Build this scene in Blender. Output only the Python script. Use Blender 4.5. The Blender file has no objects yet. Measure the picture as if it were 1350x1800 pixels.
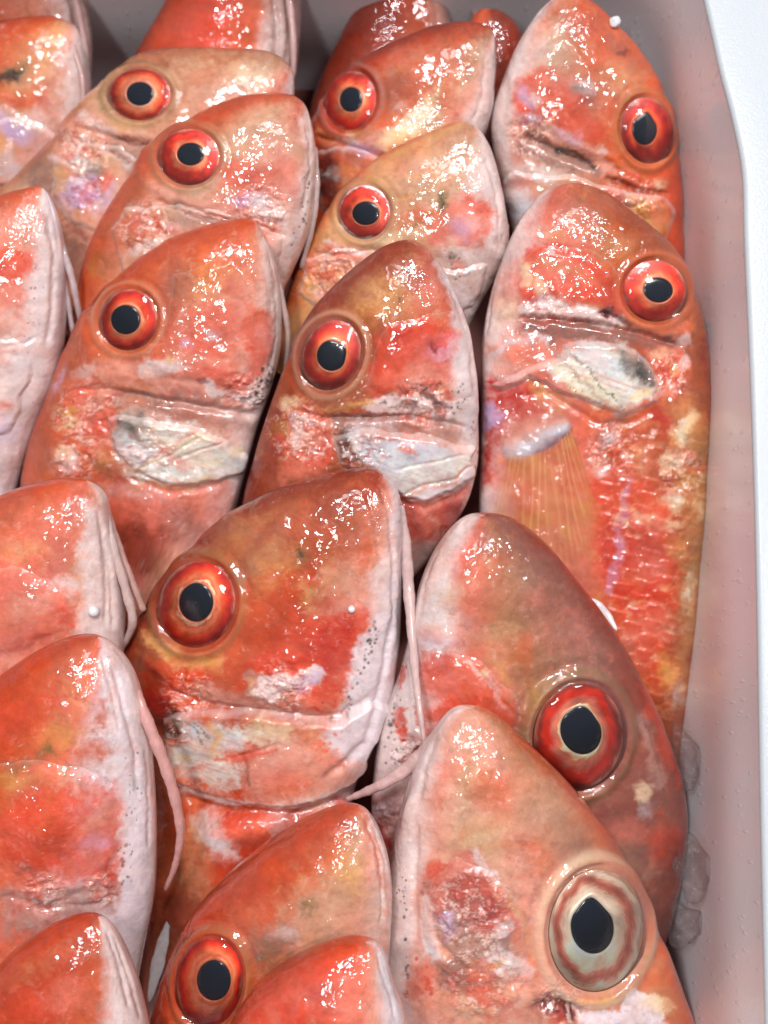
import bpy, math, random
import numpy as np

# ------------------------------------------------------------------ camera, world, lamps
S = 0.00012                     # metres per photo pixel at the level of the fish heads
H = 2200.0                      # camera distance in those units
TILT = math.radians(9.0)
W0, H0 = 1350.0, 1800.0
scene = bpy.context.scene
cam_data = bpy.data.cameras.new('camera')
cam = bpy.data.objects.new('camera', cam_data)
scene.collection.objects.link(cam)
CAM = np.array([0.0, -H*math.sin(TILT), H*math.cos(TILT)])
cam.location = CAM*S
cam.rotation_euler = (TILT, 0, 0)
cam_data.sensor_fit = 'VERTICAL'
cam_data.sensor_height = 24.0
cam_data.lens = 24.0*H/H0
cam_data.clip_start = 0.01
cam_data.clip_end = 20.0
cam_data.dof.use_dof = True
cam_data.dof.focus_distance = H*S*0.97
cam_data.dof.aperture_fstop = 9.0
scene.camera = cam

world = bpy.data.worlds.new('World')
scene.world = world
world.use_nodes = True
bgn = world.node_tree.nodes['Background']
bgn.inputs[0].default_value = (0.93, 0.96, 1.0, 1)
bgn.inputs[1].default_value = 0.13

def area(name, loc, target, sx, sy, power, col=(1, 1, 1)):
    d = bpy.data.lights.new(name, 'AREA')
    d.shape = 'RECTANGLE'; d.size = sx; d.size_y = sy; d.energy = power; d.color = col
    o = bpy.data.objects.new(name, d)
    scene.collection.objects.link(o)
    o.location = loc
    v = np.array(target, float)-np.array(loc, float)
    from mathutils import Vector
    o.rotation_euler = Vector(v).to_track_quat('-Z', 'Y').to_euler()
    return o
# fluorescent tubes of the market hall, above and behind the photographer
area('ceiling_tube', (0.16, 0.48, 1.22), (0, 0, 0), 0.06, 0.20, 5.6, (1.0, 0.985, 0.96))
area('ceiling_tube', (-0.36, 0.20, 1.25), (0, 0, 0), 0.06, 0.20, 5.2, (0.97, 0.98, 1.0))
area('ceiling_tube', (0.46, 0.05, 1.28), (0, 0, 0), 0.06, 0.18, 3.8, (0.97, 0.98, 1.0))
area('ceiling_tube', (-0.30, -0.42, 1.25), (0, 0, 0), 0.06, 0.18, 2.6, (1.0, 0.97, 0.94))
area('added_soft_panel', (0.05, 0.7, 1.9), (0, 0, 0), 1.0, 0.5, 9.0, (0.95, 0.98, 1.0))  # broad soft light added for key light and sheen on the wet skin

scene.view_settings.view_transform = 'Standard'
scene.view_settings.look = 'None'
scene.view_settings.exposure = 0.56
scene.view_settings.gamma = 1.0
scene.view_settings.use_curve_mapping = False
try:
    scene.cycles.max_bounces = 8
    scene.cycles.transparent_max_bounces = 12
    scene.cycles.caustics_reflective = False
    scene.cycles.caustics_refractive = False
    scene.cycles.sample_clamp_indirect = 4.0
    scene.cycles.use_denoising = True
except Exception:
    pass

# ------------------------------------------------------------------ geometry helpers
RX = np.array([[1, 0, 0], [0, math.cos(TILT), -math.sin(TILT)], [0, math.sin(TILT), math.cos(TILT)]])
def rays(px, py):
    d = np.stack([np.asarray(px, float)-W0/2, -(np.asarray(py, float)-H0/2), np.full(np.shape(px), -H)], -1)
    return d @ RX.T
def on_plane(px, py, p0, n):
    d = rays(px, py)
    t = np.dot(p0-CAM, n)/(d @ n)
    return CAM+d*t[..., None]
def at_z(px, py, z):
    return on_plane(np.asarray(px, float), np.asarray(py, float), np.array([0, 0, float(z)]), np.array([0, 0, 1.0]))
def project(P):
    q = (P-CAM) @ RX
    return W0/2+q[..., 0]/(-q[..., 2])*H, H0/2-q[..., 1]/(-q[..., 2])*H

def sm(a, b, x):
    t = np.clip((x-a)/(b-a), 0, 1)
    return t*t*(3-2*t)
_lat = {}
def vnoise(x, y, seed):
    if seed not in _lat:
        _lat[seed] = np.random.default_rng(seed).random((257, 257))
    L = _lat[seed]
    xi = np.floor(x).astype(int); yi = np.floor(y).astype(int)
    fx = x-xi; fy = y-yi
    fx = fx*fx*fx*(fx*(fx*6-15)+10); fy = fy*fy*fy*(fy*(fy*6-15)+10)
    a = L[yi & 255, xi & 255]; b = L[yi & 255, (xi+1) & 255]
    c = L[(yi+1) & 255, xi & 255]; d = L[(yi+1) & 255, (xi+1) & 255]
    return (a*(1-fx)+b*fx)*(1-fy)+(c*(1-fx)+d*fx)*fy
def fbm(x, y, scale, seed, octv=4, gain=0.5):
    s = 0; a = 1; n = 0
    for k in range(octv):
        f = 2.03**k/scale
        ca, sa = math.cos(k*1.1+seed), math.sin(k*1.1+seed)
        s = s+a*(vnoise((x*ca-y*sa)*f+k*17.3, (x*sa+y*ca)*f+k*5.1, seed+k)-0.5)
        n += a; a *= gain
    return s/n*2        # about -1..1

def catmull(pts, per):
    pts = np.asarray(pts, float)
    n = len(pts)
    P = np.vstack([2*pts[0]-pts[1], pts, 2*pts[-1]-pts[-2]])
    out = []
    for i in range(n-1):
        p0, p1, p2, p3 = P[i], P[i+1], P[i+2], P[i+3]
        for t in np.linspace(0, 1, per, endpoint=False):
            out.append(0.5*((2*p1)+(-p0+p2)*t+(2*p0-5*p1+4*p2-p3)*t*t+(-p0+3*p1-3*p2+p3)*t**3))
    out.append(pts[-1])
    return np.array(out)

def seg_dist(x, y, pts):
    d = np.full(x.shape, 1e9); along = np.zeros(x.shape)
    acc = 0
    for (ax, ay), (bx, by) in zip(pts[:-1], pts[1:]):
        vx, vy = bx-ax, by-ay
        l2 = vx*vx+vy*vy+1e-9
        t = np.clip(((x-ax)*vx+(y-ay)*vy)/l2, 0, 1)
        dd = np.hypot(x-ax-t*vx, y-ay-t*vy)
        m = dd < d
        d = np.where(m, dd, d)
        along = np.where(m, acc+t*math.sqrt(l2), along)
        acc += math.sqrt(l2)
    return d, along/acc
def poly_sd(x, y, pts):         # negative inside
    pts = [tuple(p) for p in pts]
    d, _ = seg_dist(x, y, pts+[pts[0]])
    ins = np.zeros(x.shape, bool)
    for (ax, ay), (bx, by) in zip(pts, pts[1:]+[pts[0]]):
        c = ((ay > y) != (by > y)) & (x < (bx-ax)*(y-ay)/((by-ay) if by != ay else 1e-9)+ax)
        ins ^= c
    return np.where(ins, -d, d)
def ell_sd(x, y, cx, cy, rx, ry, ang):
    a = math.radians(ang); c, s = math.cos(a), math.sin(a)
    u = ((x-cx)*c+(y-cy)*s)/rx; v = (-(x-cx)*s+(y-cy)*c)/ry
    return (np.hypot(u, v)-1)*min(rx, ry)
def lin(c):
    c = np.asarray(c, float)/255
    return np.where(c <= 0.04045, c/12.92, ((c+0.055)/1.055)**2.4)
def pairs(l):
    return list(zip(l[0::2], l[1::2]))

# ------------------------------------------------------------------ objects
def add_mesh(name, V, F, mat=None, parent=None, col=None, silver=None, smooth=True, out=None):
    if out is not None:         # wind the faces so their normals point outward
        F = np.asarray(F); V_ = np.asarray(V)
        n_ = np.cross(V_[F[:, 1]]-V_[F[:, 0]], V_[F[:, 2]]-V_[F[:, 0]])
        s_ = (n_*(V_[F[:, 0]]-V_.mean(0))).sum() if isinstance(out, str) else (n_ @ np.asarray(out)).sum()
        if s_ < 0: F = F[:, ::-1]
    me = bpy.data.meshes.new(name)
    V = np.ascontiguousarray(np.asarray(V, np.float64)*S, np.float32)
    F = np.asarray(F, np.int32)
    me.vertices.add(len(V)); me.vertices.foreach_set('co', V.ravel())
    k = F.shape[1]
    me.loops.add(F.size); me.loops.foreach_set('vertex_index', F.ravel())
    me.polygons.add(len(F))
    me.polygons.foreach_set('loop_start', np.arange(0, F.size, k, dtype=np.int32))
    try:
        me.polygons.foreach_set('loop_total', np.full(len(F), k, np.int32))
    except Exception:
        pass
    me.update(calc_edges=True)
    if smooth:
        me.polygons.foreach_set('use_smooth', np.ones(len(F), bool))
    if col is not None:
        a = me.attributes.new('tint', 'FLOAT_COLOR', 'POINT')
        c = np.ones((len(V), 4), np.float32); c[:, :3] = col
        if silver is not None: c[:, 3] = silver
        a.data.foreach_set('color', c.ravel())
    if mat: me.materials.append(mat)
    me.validate()
    o = bpy.data.objects.new(name, me)
    scene.collection.objects.link(o)
    if parent: o.parent = parent
    return o
def empty(name, loc):
    o = bpy.data.objects.new(name, None)
    o.empty_display_size = 0.01
    scene.collection.objects.link(o)
    return o
def tag(o, label=None, cat=None, group=None, kind=None):
    if label: o['label'] = label
    if cat: o['category'] = cat
    if group: o['group'] = group
    if kind: o['kind'] = kind
    return o
def grid_faces(nr, nc, close=False, off=0):
    i = np.arange(nr-1)[:, None]; j = np.arange(nc if close else nc-1)[None, :]
    j2 = (j+1) % nc
    return (np.stack([i*nc+j, i*nc+j2, (i+1)*nc+j2, (i+1)*nc+j], -1).reshape(-1, 4)+off)
def tube(name, path, radii, mat, parent=None, col=None, sides=14, flat=1.0):
    path = np.asarray(path, float)
    n = len(path)
    T = np.gradient(path, axis=0); T /= np.linalg.norm(T, axis=1)[:, None]+1e-9
    up = np.array([0, 0, 1.0])
    B = np.cross(T, up); B /= np.linalg.norm(B, axis=1)[:, None]+1e-9
    N = np.cross(B, T)
    radii = np.asarray(radii)*0.88*(1+0.07*np.sin(np.arange(n)*0.9)+0.04*np.sin(np.arange(n)*2.3))
    a = np.linspace(0, 2*math.pi, sides, endpoint=False)
    r = np.asarray(radii)[:, None, None]
    V = path[:, None, :]+r*(np.cos(a)[None, :, None]*B[:, None, :]+flat*np.sin(a)[None, :, None]*N[:, None, :])
    V = V.reshape(-1, 3)
    F = grid_faces(n, sides, True)
    V = np.vstack([V, path[0]-T[0]*radii[0]*0.6, path[-1]+T[-1]*radii[-1]*0.6])
    c0 = [[j, (j+1) % sides, n*sides, n*sides] for j in range(sides)]
    c1 = [[(n-1)*sides+(j+1) % sides, (n-1)*sides+j, n*sides+1, n*sides+1] for j in range(sides)]
    F = F[:, ::-1]
    me_faces = [tuple(f) for f in F]+[tuple(f[:3]) for f in c0]+[tuple(f[:3]) for f in c1]
    me = bpy.data.meshes.new(name)
    me.from_pydata([tuple(v*S) for v in V], [], me_faces)
    me.polygons.foreach_set('use_smooth', np.ones(len(me_faces), bool))
    at = me.attributes.new('tint', 'FLOAT_COLOR', 'POINT')
    c = np.zeros((len(V), 4), np.float32)
    c[:, :3] = lin(col if col is not None else (214, 176, 172))
    m = 0.63+0.14*np.random.default_rng(n).random(len(V)); c[:, :3] *= m[:, None]
    at.data.foreach_set('color', c.ravel())
    me.materials.append(mat)
    o = bpy.data.objects.new(name, me)
    scene.collection.objects.link(o)
    if parent: o.parent = parent
    return o

# ------------------------------------------------------------------ materials
def new_mat(name):
    m = bpy.data.materials.new(name); m.use_nodes = True
    nt = m.node_tree
    return m, nt, nt.nodes['Principled BSDF']
def N(nt, typ, **kw):
    n = nt.nodes.new(typ)
    for k, v in kw.items(): setattr(n, k, v)
    return n
def noise(nt, vec, scale, detail=2, rough=0.5, dist=0.0):
    n = N(nt, 'ShaderNodeTexNoise')
    n.inputs['Scale'].default_value = scale; n.inputs['Detail'].default_value = detail
    n.inputs['Roughness'].default_value = rough; n.inputs['Distortion'].default_value = dist
    nt.links.new(vec, n.inputs['Vector'])
    return n.outputs[0]
def mth(nt, op, a, b=None, c=None, clamp=False):
    n = N(nt, 'ShaderNodeMath', operation=op, use_clamp=clamp)
    for i, v in enumerate((a, b, c)):
        if v is None: continue
        if isinstance(v, (int, float)): n.inputs[i].default_value = v
        else: nt.links.new(v, n.inputs[i])
    return n.outputs[0]
def rng(nt, v, a, b, c=0.0, d=1.0):
    n = N(nt, 'ShaderNodeMapRange'); n.clamp = True
    nt.links.new(v, n.inputs[0])
    for i, x in enumerate((a, b, c, d)): n.inputs[i+1].default_value = x
    return n.outputs[0]

def skin_material(name, coat=1.0, sss=0.22, ripple=1.0, dimple=1.0):
    m, nt, b = new_mat(name)
    tc = N(nt, 'ShaderNodeTexCoord'); obj = tc.outputs['Object']
    at = N(nt, 'ShaderNodeAttribute', attribute_name='tint')
    # fine tissue grain in the pigment
    g1 = noise(nt, obj, 900, 4, 0.65); g2 = noise(nt, obj, 3200, 3, 0.6)
    g = mth(nt, 'ADD', rng(nt, g1, 0.3, 0.7, 0.94, 1.06), rng(nt, g2, 0.3, 0.7, -0.025, 0.025))
    mul = N(nt, 'ShaderNodeVectorMath', operation='SCALE')
    nt.links.new(at.outputs['Color'], mul.inputs[0]); nt.links.new(g, mul.inputs['Scale'])
    nt.links.new(mul.outputs[0], b.inputs['Base Color'])
    b.inputs['Roughness'].default_value = 0.5
    b.inputs['Specular IOR Level'].default_value = 0.2
    nt.links.new(mth(nt, 'MULTIPLY', at.outputs['Alpha'], 0.38), b.inputs['Metallic'])
    b.inputs['Subsurface Weight'].default_value = sss
    b.inputs['Subsurface Radius'].default_value = (1.0, 0.35, 0.22)
    b.inputs['Subsurface Scale'].default_value = 0.0022
    b.inputs['Coat Weight'].default_value = coat
    b.inputs['Coat Roughness'].default_value = 0.03
    b.inputs['Coat IOR'].default_value = 1.55
    # wet film: dimples between the scales, and slow ripples of slime
    vo = N(nt, 'ShaderNodeTexVoronoi', feature='F1'); vo.inputs['Scale'].default_value = 620
    vo.inputs['Randomness'].default_value = 1.0
    nt.links.new(obj, vo.inputs['Vector'])
    big = noise(nt, obj, 70, 2, 0.5)
    area_m = rng(nt, big, 0.54, 0.66, 0.02, 0.95)
    dd = mth(nt, 'SUBTRACT', 1.0, mth(nt, 'MULTIPLY', vo.outputs['Distance'], vo.outputs['Distance']))
    d1 = mth(nt, 'MULTIPLY', dd, area_m)
    rip = noise(nt, obj, 210, 1.5, 0.5, 1.4)
    fine = noise(nt, obj, 1900, 3, 0.6)
    h = mth(nt, 'ADD', mth(nt, 'MULTIPLY', d1, 0.00044*dimple), mth(nt, 'MULTIPLY', mth(nt, 'MULTIPLY', rip, rng(nt, noise(nt, obj, 45, 1), 0.42, 0.6, 0.25, 1.0)), 0.00042*ripple))
    h = mth(nt, 'ADD', h, mth(nt, 'MULTIPLY', fine, 0.00002))
    bp = N(nt, 'ShaderNodeBump'); bp.inputs['Distance'].default_value = 1.0; bp.inputs['Strength'].default_value = 0.85
    nt.links.new(h, bp.inputs['Height'])
    nt.links.new(bp.outputs[0], b.inputs['Coat Normal'])
    bp2 = N(nt, 'ShaderNodeBump'); bp2.inputs['Distance'].default_value = 1.0; bp2.inputs['Strength'].default_value = 0.6
    nt.links.new(mth(nt, 'MULTIPLY', g1, 0.00012), bp2.inputs['Height'])
    nt.links.new(bp2.outputs[0], b.inputs['Normal'])
    return m
M_skin = skin_material('wet_fish_skin')
M_barbel = skin_material('barbel_skin', coat=0.7, sss=0.35, ripple=0.35, dimple=0.3)

M_slime, _nt, _b = new_mat('slime')
_b.inputs['Base Color'].default_value = (0.75, 0.72, 0.72, 1); _b.inputs['Roughness'].default_value = 0.15
_b.inputs['Alpha'].default_value = 0.36
def iris_material():
    m, nt, b = new_mat('iris')
    at = N(nt, 'ShaderNodeAttribute', attribute_name='tint')
    nt.links.new(at.outputs['Color'], b.inputs['Base Color'])
    b.inputs['Roughness'].default_value = 0.35
    b.inputs['Metallic'].default_value = 0.12
    b.inputs['Coat Weight'].default_value = 0.25
    b.inputs['Subsurface Weight'].default_value = 0.15
    b.inputs['Subsurface Scale'].default_value = 0.001
    return m
M_iris = iris_material()
M_pupil, _nt, _b = new_mat('pupil')
_b.inputs['Base Color'].default_value = (0.012, 0.016, 0.026, 1)
_b.inputs['Roughness'].default_value = 0.18
def cornea_material():
    m = bpy.data.materials.new('cornea'); m.use_nodes = True
    nt = m.node_tree; nt.nodes.clear()
    out = N(nt, 'ShaderNodeOutputMaterial'); mix = N(nt, 'ShaderNodeMixShader')
    tr = N(nt, 'ShaderNodeBsdfTransparent'); gl = N(nt, 'ShaderNodeBsdfGlossy')
    tr.inputs[0].default_value = (0.97, 0.95, 0.94, 1)
    gl.inputs['Roughness'].default_value = 0.02
    fr = N(nt, 'ShaderNodeFresnel'); fr.inputs[0].default_value = 1.42
    tc = N(nt, 'ShaderNodeTexCoord')
    h = noise(nt, tc.outputs['Object'], 320, 2, 0.5, 1.0)
    bp = N(nt, 'ShaderNodeBump'); bp.inputs['Distance'].default_value = 0.0004; bp.inputs['Strength'].default_value = 0.35
    nt.links.new(h, bp.inputs['Height'])
    nt.links.new(bp.outputs[0], gl.inputs['Normal'])
    nt.links.new(fr.outputs[0], mix.inputs[0]); nt.links.new(tr.outputs[0], mix.inputs[1])
    nt.links.new(gl.outputs[0], mix.inputs[2]); nt.links.new(mix.outputs[0], out.inputs[0])
    return m
M_cornea = cornea_material()
def foam_material(name='expanded_polystyrene', base=(0.44, 0.46, 0.49), wet=0.0):
    m, nt, b = new_mat(name)
    tc = N(nt, 'ShaderNodeTexCoord'); obj = tc.outputs['Object']
    vo = N(nt, 'ShaderNodeTexVoronoi', feature='DISTANCE_TO_EDGE'); vo.inputs['Scale'].default_value = 330
    nt.links.new(obj, vo.inputs['Vector'])
    edge = rng(nt, vo.outputs['Distance'], 0.0, 0.10, 0.0, 1.0)
    n1 = noise(nt, obj, 55, 4, 0.6)
    mp = N(nt, 'ShaderNodeMapping'); mp.inputs['Scale'].default_value = (1.0, 1.0, 0.22)
    nt.links.new(obj, mp.inputs[0])
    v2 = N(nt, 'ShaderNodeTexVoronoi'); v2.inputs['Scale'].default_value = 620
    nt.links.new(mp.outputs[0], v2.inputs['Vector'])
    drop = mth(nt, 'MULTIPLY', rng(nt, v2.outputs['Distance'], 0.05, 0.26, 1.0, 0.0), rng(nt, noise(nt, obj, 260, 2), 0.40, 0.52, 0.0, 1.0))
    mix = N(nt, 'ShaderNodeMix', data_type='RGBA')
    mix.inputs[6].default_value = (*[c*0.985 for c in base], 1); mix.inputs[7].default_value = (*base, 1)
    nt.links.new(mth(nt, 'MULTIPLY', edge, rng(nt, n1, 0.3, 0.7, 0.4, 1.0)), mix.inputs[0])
    mx2 = N(nt, 'ShaderNodeMix', data_type='RGBA'); mx2.inputs[7].default_value = (0.93, 0.88, 0.89, 1)  # bright highlights of the droplets painted into the wall colour
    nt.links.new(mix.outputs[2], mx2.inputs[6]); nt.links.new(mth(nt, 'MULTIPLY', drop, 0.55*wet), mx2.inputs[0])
    nt.links.new(mx2.outputs[2], b.inputs['Base Color'])
    b.inputs['Roughness'].default_value = 0.5
    b.inputs['Subsurface Weight'].default_value = 0.1
    b.inputs['Subsurface Scale'].default_value = 0.003
    b.inputs['Coat Weight'].default_value = 0.25+wet*0.6
    b.inputs['Coat Roughness'].default_value = 0.12
    h = mth(nt, 'ADD', mth(nt, 'MULTIPLY', edge, 0.000008), mth(nt, 'MULTIPLY', drop, 0.00016*wet))
    h = mth(nt, 'ADD', h, mth(nt, 'MULTIPLY', noise(nt, obj, 1500, 3), 0.00006))
    bp = N(nt, 'ShaderNodeBump'); bp.inputs['Distance'].default_value = 1.0; bp.inputs['Strength'].default_value = 0.8
    nt.links.new(h, bp.inputs['Height']); nt.links.new(bp.outputs[0], b.inputs['Normal'])
    nt.links.new(bp.outputs[0], b.inputs['Coat Normal'])
    return m
M_foam = foam_material()
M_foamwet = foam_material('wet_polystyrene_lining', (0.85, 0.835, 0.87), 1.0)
M_bead, _nt, _b = new_mat('foam_bead')
_b.inputs['Base Color'].default_value = (0.6, 0.6, 0.62, 1); _b.inputs['Roughness'].default_value = 0.35
_b.inputs['Subsurface Weight'].default_value = 0.3; _b.inputs['Subsurface Scale'].default_value = 0.001
def ice_material():
    m, nt, b = new_mat('melting_ice')
    b.inputs['Base Color'].default_value = (0.13, 0.09, 0.09, 1)
    b.inputs['Roughness'].default_value = 0.25
    b.inputs['Coat Weight'].default_value = 1.0; b.inputs['Coat IOR'].default_value = 1.6; b.inputs['Coat Roughness'].default_value = 0.03
    tc = N(nt, 'ShaderNodeTexCoord'); obj = tc.outputs['Object']
    vo = N(nt, 'ShaderNodeTexVoronoi'); vo.inputs['Scale'].default_value = 520
    nt.links.new(obj, vo.inputs['Vector'])
    n1 = noise(nt, obj, 330, 4, 0.7)
    h = mth(nt, 'ADD', mth(nt, 'MULTIPLY', n1, 1.4), mth(nt, 'MULTIPLY', vo.outputs['Distance'], -0.8))
    bp = N(nt, 'ShaderNodeBump'); bp.inputs['Distance'].default_value = 0.0008; bp.inputs['Strength'].default_value = 1.0
    nt.links.new(h, bp.inputs['Height']); nt.links.new(bp.outputs[0], b.inputs['Normal']); nt.links.new(bp.outputs[0], b.inputs['Coat Normal'])
    lw = N(nt, 'ShaderNodeLayerWeight'); lw.inputs[0].default_value = 0.45
    al = mth(nt, 'ADD', rng(nt, n1, 0.42, 0.70, 0.04, 0.36), mth(nt, 'MULTIPLY', lw.outputs['Facing'], 0.35), clamp=True)
    nt.links.new(al, b.inputs['Alpha'])
    return m
M_ice = ice_material()

# ------------------------------------------------------------------ pigment palette (sRGB, of the flesh itself)
C = dict(
 o=(208, 106, 68), O=(192, 80, 46), D=(144, 60, 40), B=(168, 94, 62), p=(228, 164, 144), P=(220, 126, 108),
 r=(220, 84, 56), R=(190, 50, 38), w=(232, 212, 208), W=(228, 216, 220), y=(220, 170, 104), Y=(218, 164, 116),
 t=(208, 164, 134), T=(190, 136, 104), g=(180, 142, 132), G=(140, 106, 100), s=(224, 222, 212), S=(240, 232, 200),
 k=(60, 48, 48), K=(22, 18, 20), v=(200, 180, 216), m=(98, 40, 44), M=(140, 60, 62), c=(238, 214, 178),
 e=(120, 104, 62), f=(232, 128, 104), b=(208, 214, 222), n=(150, 108, 96))

def paint(f, x, y, t, s):
    """pigment and silver amount at photo-plane coordinates x, y of fish f; t 0 back .. 1 belly"""
    sd = f['seed']
    wx = fbm(x, y, 46, sd, 3)*13+fbm(x, y, 11, sd+9, 3)*6
    wy = fbm(x, y, 46, sd+20, 3)*13+fbm(x, y, 11, sd+29, 3)*6
    wx = wx+fbm(x, y, 5, sd+13, 2)*3; wy = wy+fbm(x, y, 5, sd+33, 2)*3
    X, Y_ = x+wx, y+wy
    tt = t+fbm(x, y, 70, sd+40, 3)*0.07+fbm(x, y, 14, sd+44, 3)*0.03
    stops = f.get('stops', (0.0, 0.16, 0.42, 0.72, 0.86, 1.0))
    cols = [lin(C[k]) for k in f['cols']]
    col = np.empty(x.shape+(3,))
    for ch in range(3):
        col[..., ch] = np.interp(tt, stops, [c[ch] for c in cols])
    # tissue mottling
    mid2 = sm(0.22, 0.42, tt)
    n1 = fbm(X, Y_, 60, sd+50, 4); n2 = fbm(X, Y_, 26, sd+60, 4, 0.6); n3 = fbm(X, Y_, 15, sd+70, 4, 0.7)
    mid = sm(0.05, 0.2, tt)*(1-sm(0.84, 0.94, tt))
    q = f.get('mott', 1.0)*0.75
    def bl(a, c):
        a = np.clip(a, 0, 1)[..., None]
        return col*(1-a)+lin(C[c] if isinstance(c, str) else c)*a
    col = bl(mid*sm(0.15, 0.55, n1)*0.32*q, f.get('mc', 'yop')[0])
    col = bl(mid*sm(0.12, 0.55, n2)*0.38*q, f.get('mc', 'yop')[1])
    col = bl(mid*sm(0.10, 0.6, -n3)*0.40*q, f.get('mc', 'yop')[2])
    col = bl(mid*sm(0.22, 0.55, -n2)*0.30*q, 'D')
    silver = np.zeros(x.shape)
    fl = fbm(X, Y_, 9, sd+80, 3, 0.7)
    for st in f['paint']:
        k = st[0]
        if k == 'S':            # scale rows
            u = (x*0.97+y*0.24+wx*.35)/34.0; v = (y*0.97-x*0.24+wy*.35)/27.0
            row = np.floor(u); vv = v+0.5*(row % 2); fu = u-row-0.5; fv = vv-np.floor(vv)+1.3*fu*fu
            am = sm(0, -30, poly_sd(X, Y_, pairs(st[1])))*np.clip(0.55+1.6*n1, 0, 1)
            col = bl(am*sm(0.72, 1.0, fv)*sm(1.25, 1.02, fv)*0.22, (244, 190, 150))
            col = bl(am*sm(0.30, 0.02, fv)*0.12, 'R')
            col = bl(am*sm(0.35, 0.65, fv)*sm(0.2, 0.6, fbm(x, y, 24, sd+171, 2))*0.4, 'c')
            continue
        if k == 'D':
            _, ck, pts, n, spread, r = st
            rg = np.random.default_rng(sd+int(pts[0]))
            pp = np.array(pairs(pts), float)
            seg = rg.integers(0, len(pp)-1, n); u = rg.random(n)[:, None]
            cc = pp[seg]*(1-u)+pp[seg+1]*u+rg.normal(0, spread, (n, 2))
            for (dx, dy) in cc:
                rr = r*(0.6+0.8*rg.random())
                d = np.hypot((x-dx), (y-dy)*0.85)
                col = bl(sm(rr, rr*0.35, d)*(0.35+0.4*rg.random()), ck)
            continue
        ck, al, soft = st[1], st[2], st[3]
        if k == 'P': d = poly_sd(X, Y_, pairs(st[4]))
        elif k == 'E': d = ell_sd(X, Y_, *st[4])
        elif k == 'L': d = seg_dist(X, Y_, pairs(st[4]))[0]-st[5]
        elif k == 'l': d = seg_dist(x+wx*0.25, y+wy*0.25, pairs(st[4]))[0]-st[5]
        sf = soft*(1.5 if soft > 4 else 1.0)
        if ck in 'sSb': sf = max(sf, 13)
        a = sm(sf, -sf, d+n3*sf*0.9)*al*(0.88+0.32*fl+0.22*n2)
        col = bl(a, ck)
        if ck in 'sSb': silver = np.maximum(silver*(1-a*0.2), a*(0.75 if ck != 'b' else 0.3)*(0.7+0.5*fl))
        else: silver *= (1-np.clip(a, 0, 1))
    # flecks
    col = bl(mid*mid2*sm(0.42, 0.75, fl)*0.30*q, 'w')
    col = bl(mid*sm(0.45, 0.8, -fl)*0.22*q, 'M')
    # uneven blood, fat and membrane inside every patch
    v1 = fbm(x, y, 34, sd+110, 4, 0.65); v2 = fbm(x+wy, y-wx, 13, sd+120, 4, 0.7); v3 = fbm(X, Y_, 75, sd+130, 3)
    col = col*(1+0.17*v1+0.12*v2)[..., None]
    for (cx, cy, r_) in f.get('rough', []):      # torn flesh: pale shreds and blood red pits
        am = sm(r_*1.05, r_*0.5, np.hypot(x-cx, y-cy))*(t < 0.93)
        rd = 1-np.abs(fbm(x+wx*1.4, y+wy*1.4, 24, sd+180, 4, 0.62))*3.2; rd2 = 1-np.abs(fbm(x+wy, y+wx, 17, sd+190, 3, 0.6))*3.0
        col = bl(am*sm(0.55, 0.95, rd)*0.62, (246, 216, 204)); col = bl(am*sm(0.70, 1.0, rd2)*0.5, (176, 52, 48))
        col = bl(am*sm(0.12, 0.5, -fbm(x+wy, y-wx, 30, sd+200, 3))*0.5, (214, 96, 78))
    # gill plates: pearly, gold, blue and dark streaks
    if silver.max() > 0.05:
        ax = f.get('streak', 0.35)
        u_ = (x*math.cos(ax)+y*math.sin(ax)); w_ = (-x*math.sin(ax)+y*math.cos(ax))
        s1 = fbm(u_*0.35+wx, w_*1.6+wy, 22, sd+140, 4, 0.6); s2 = fbm(u_*0.5, w_*1.3, 30, sd+150, 3, 0.6); s3 = fbm(u_*0.18, w_*2.4, 11, sd+160, 2)
        am = np.clip(silver*1.6, 0, 1)
        col = bl(am*sm(-0.05, 0.4, s1)*0.8, (246, 244, 236)); col = bl(am*sm(0.10, 0.5, -s1)*0.32, 'g')
        col = bl(am*sm(0.15, 0.5, s2)*0.5, (244, 224, 190)); col = bl(am*sm(0.15, 0.5, -s2)*0.35, (206, 220, 222))
        col = bl(am*sm(0.32, 0.55, s3)*0.5, (208, 120, 112)); col = bl(am*sm(0.35, 0.6, -s3)*0.25, 'G')
    lum = col.mean(-1, keepdims=True)
    col = lum+(col-lum)*(0.99+0.16*v3)[..., None]
    col = bl(mid*mid2*sm(0.30, 0.62, v2)*0.25*q, 'w'); col = bl(mid*sm(0.28, 0.6, -v2+0.3*v1)*0.26*q, 'B')
    col = np.clip(col, 0.004, 0.95)
    col = col**1.18*np.array([0.82, 0.80, 0.80])
    return np.clip(col, 0.004, 0.92), np.clip(silver, 0, 1)

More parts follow.
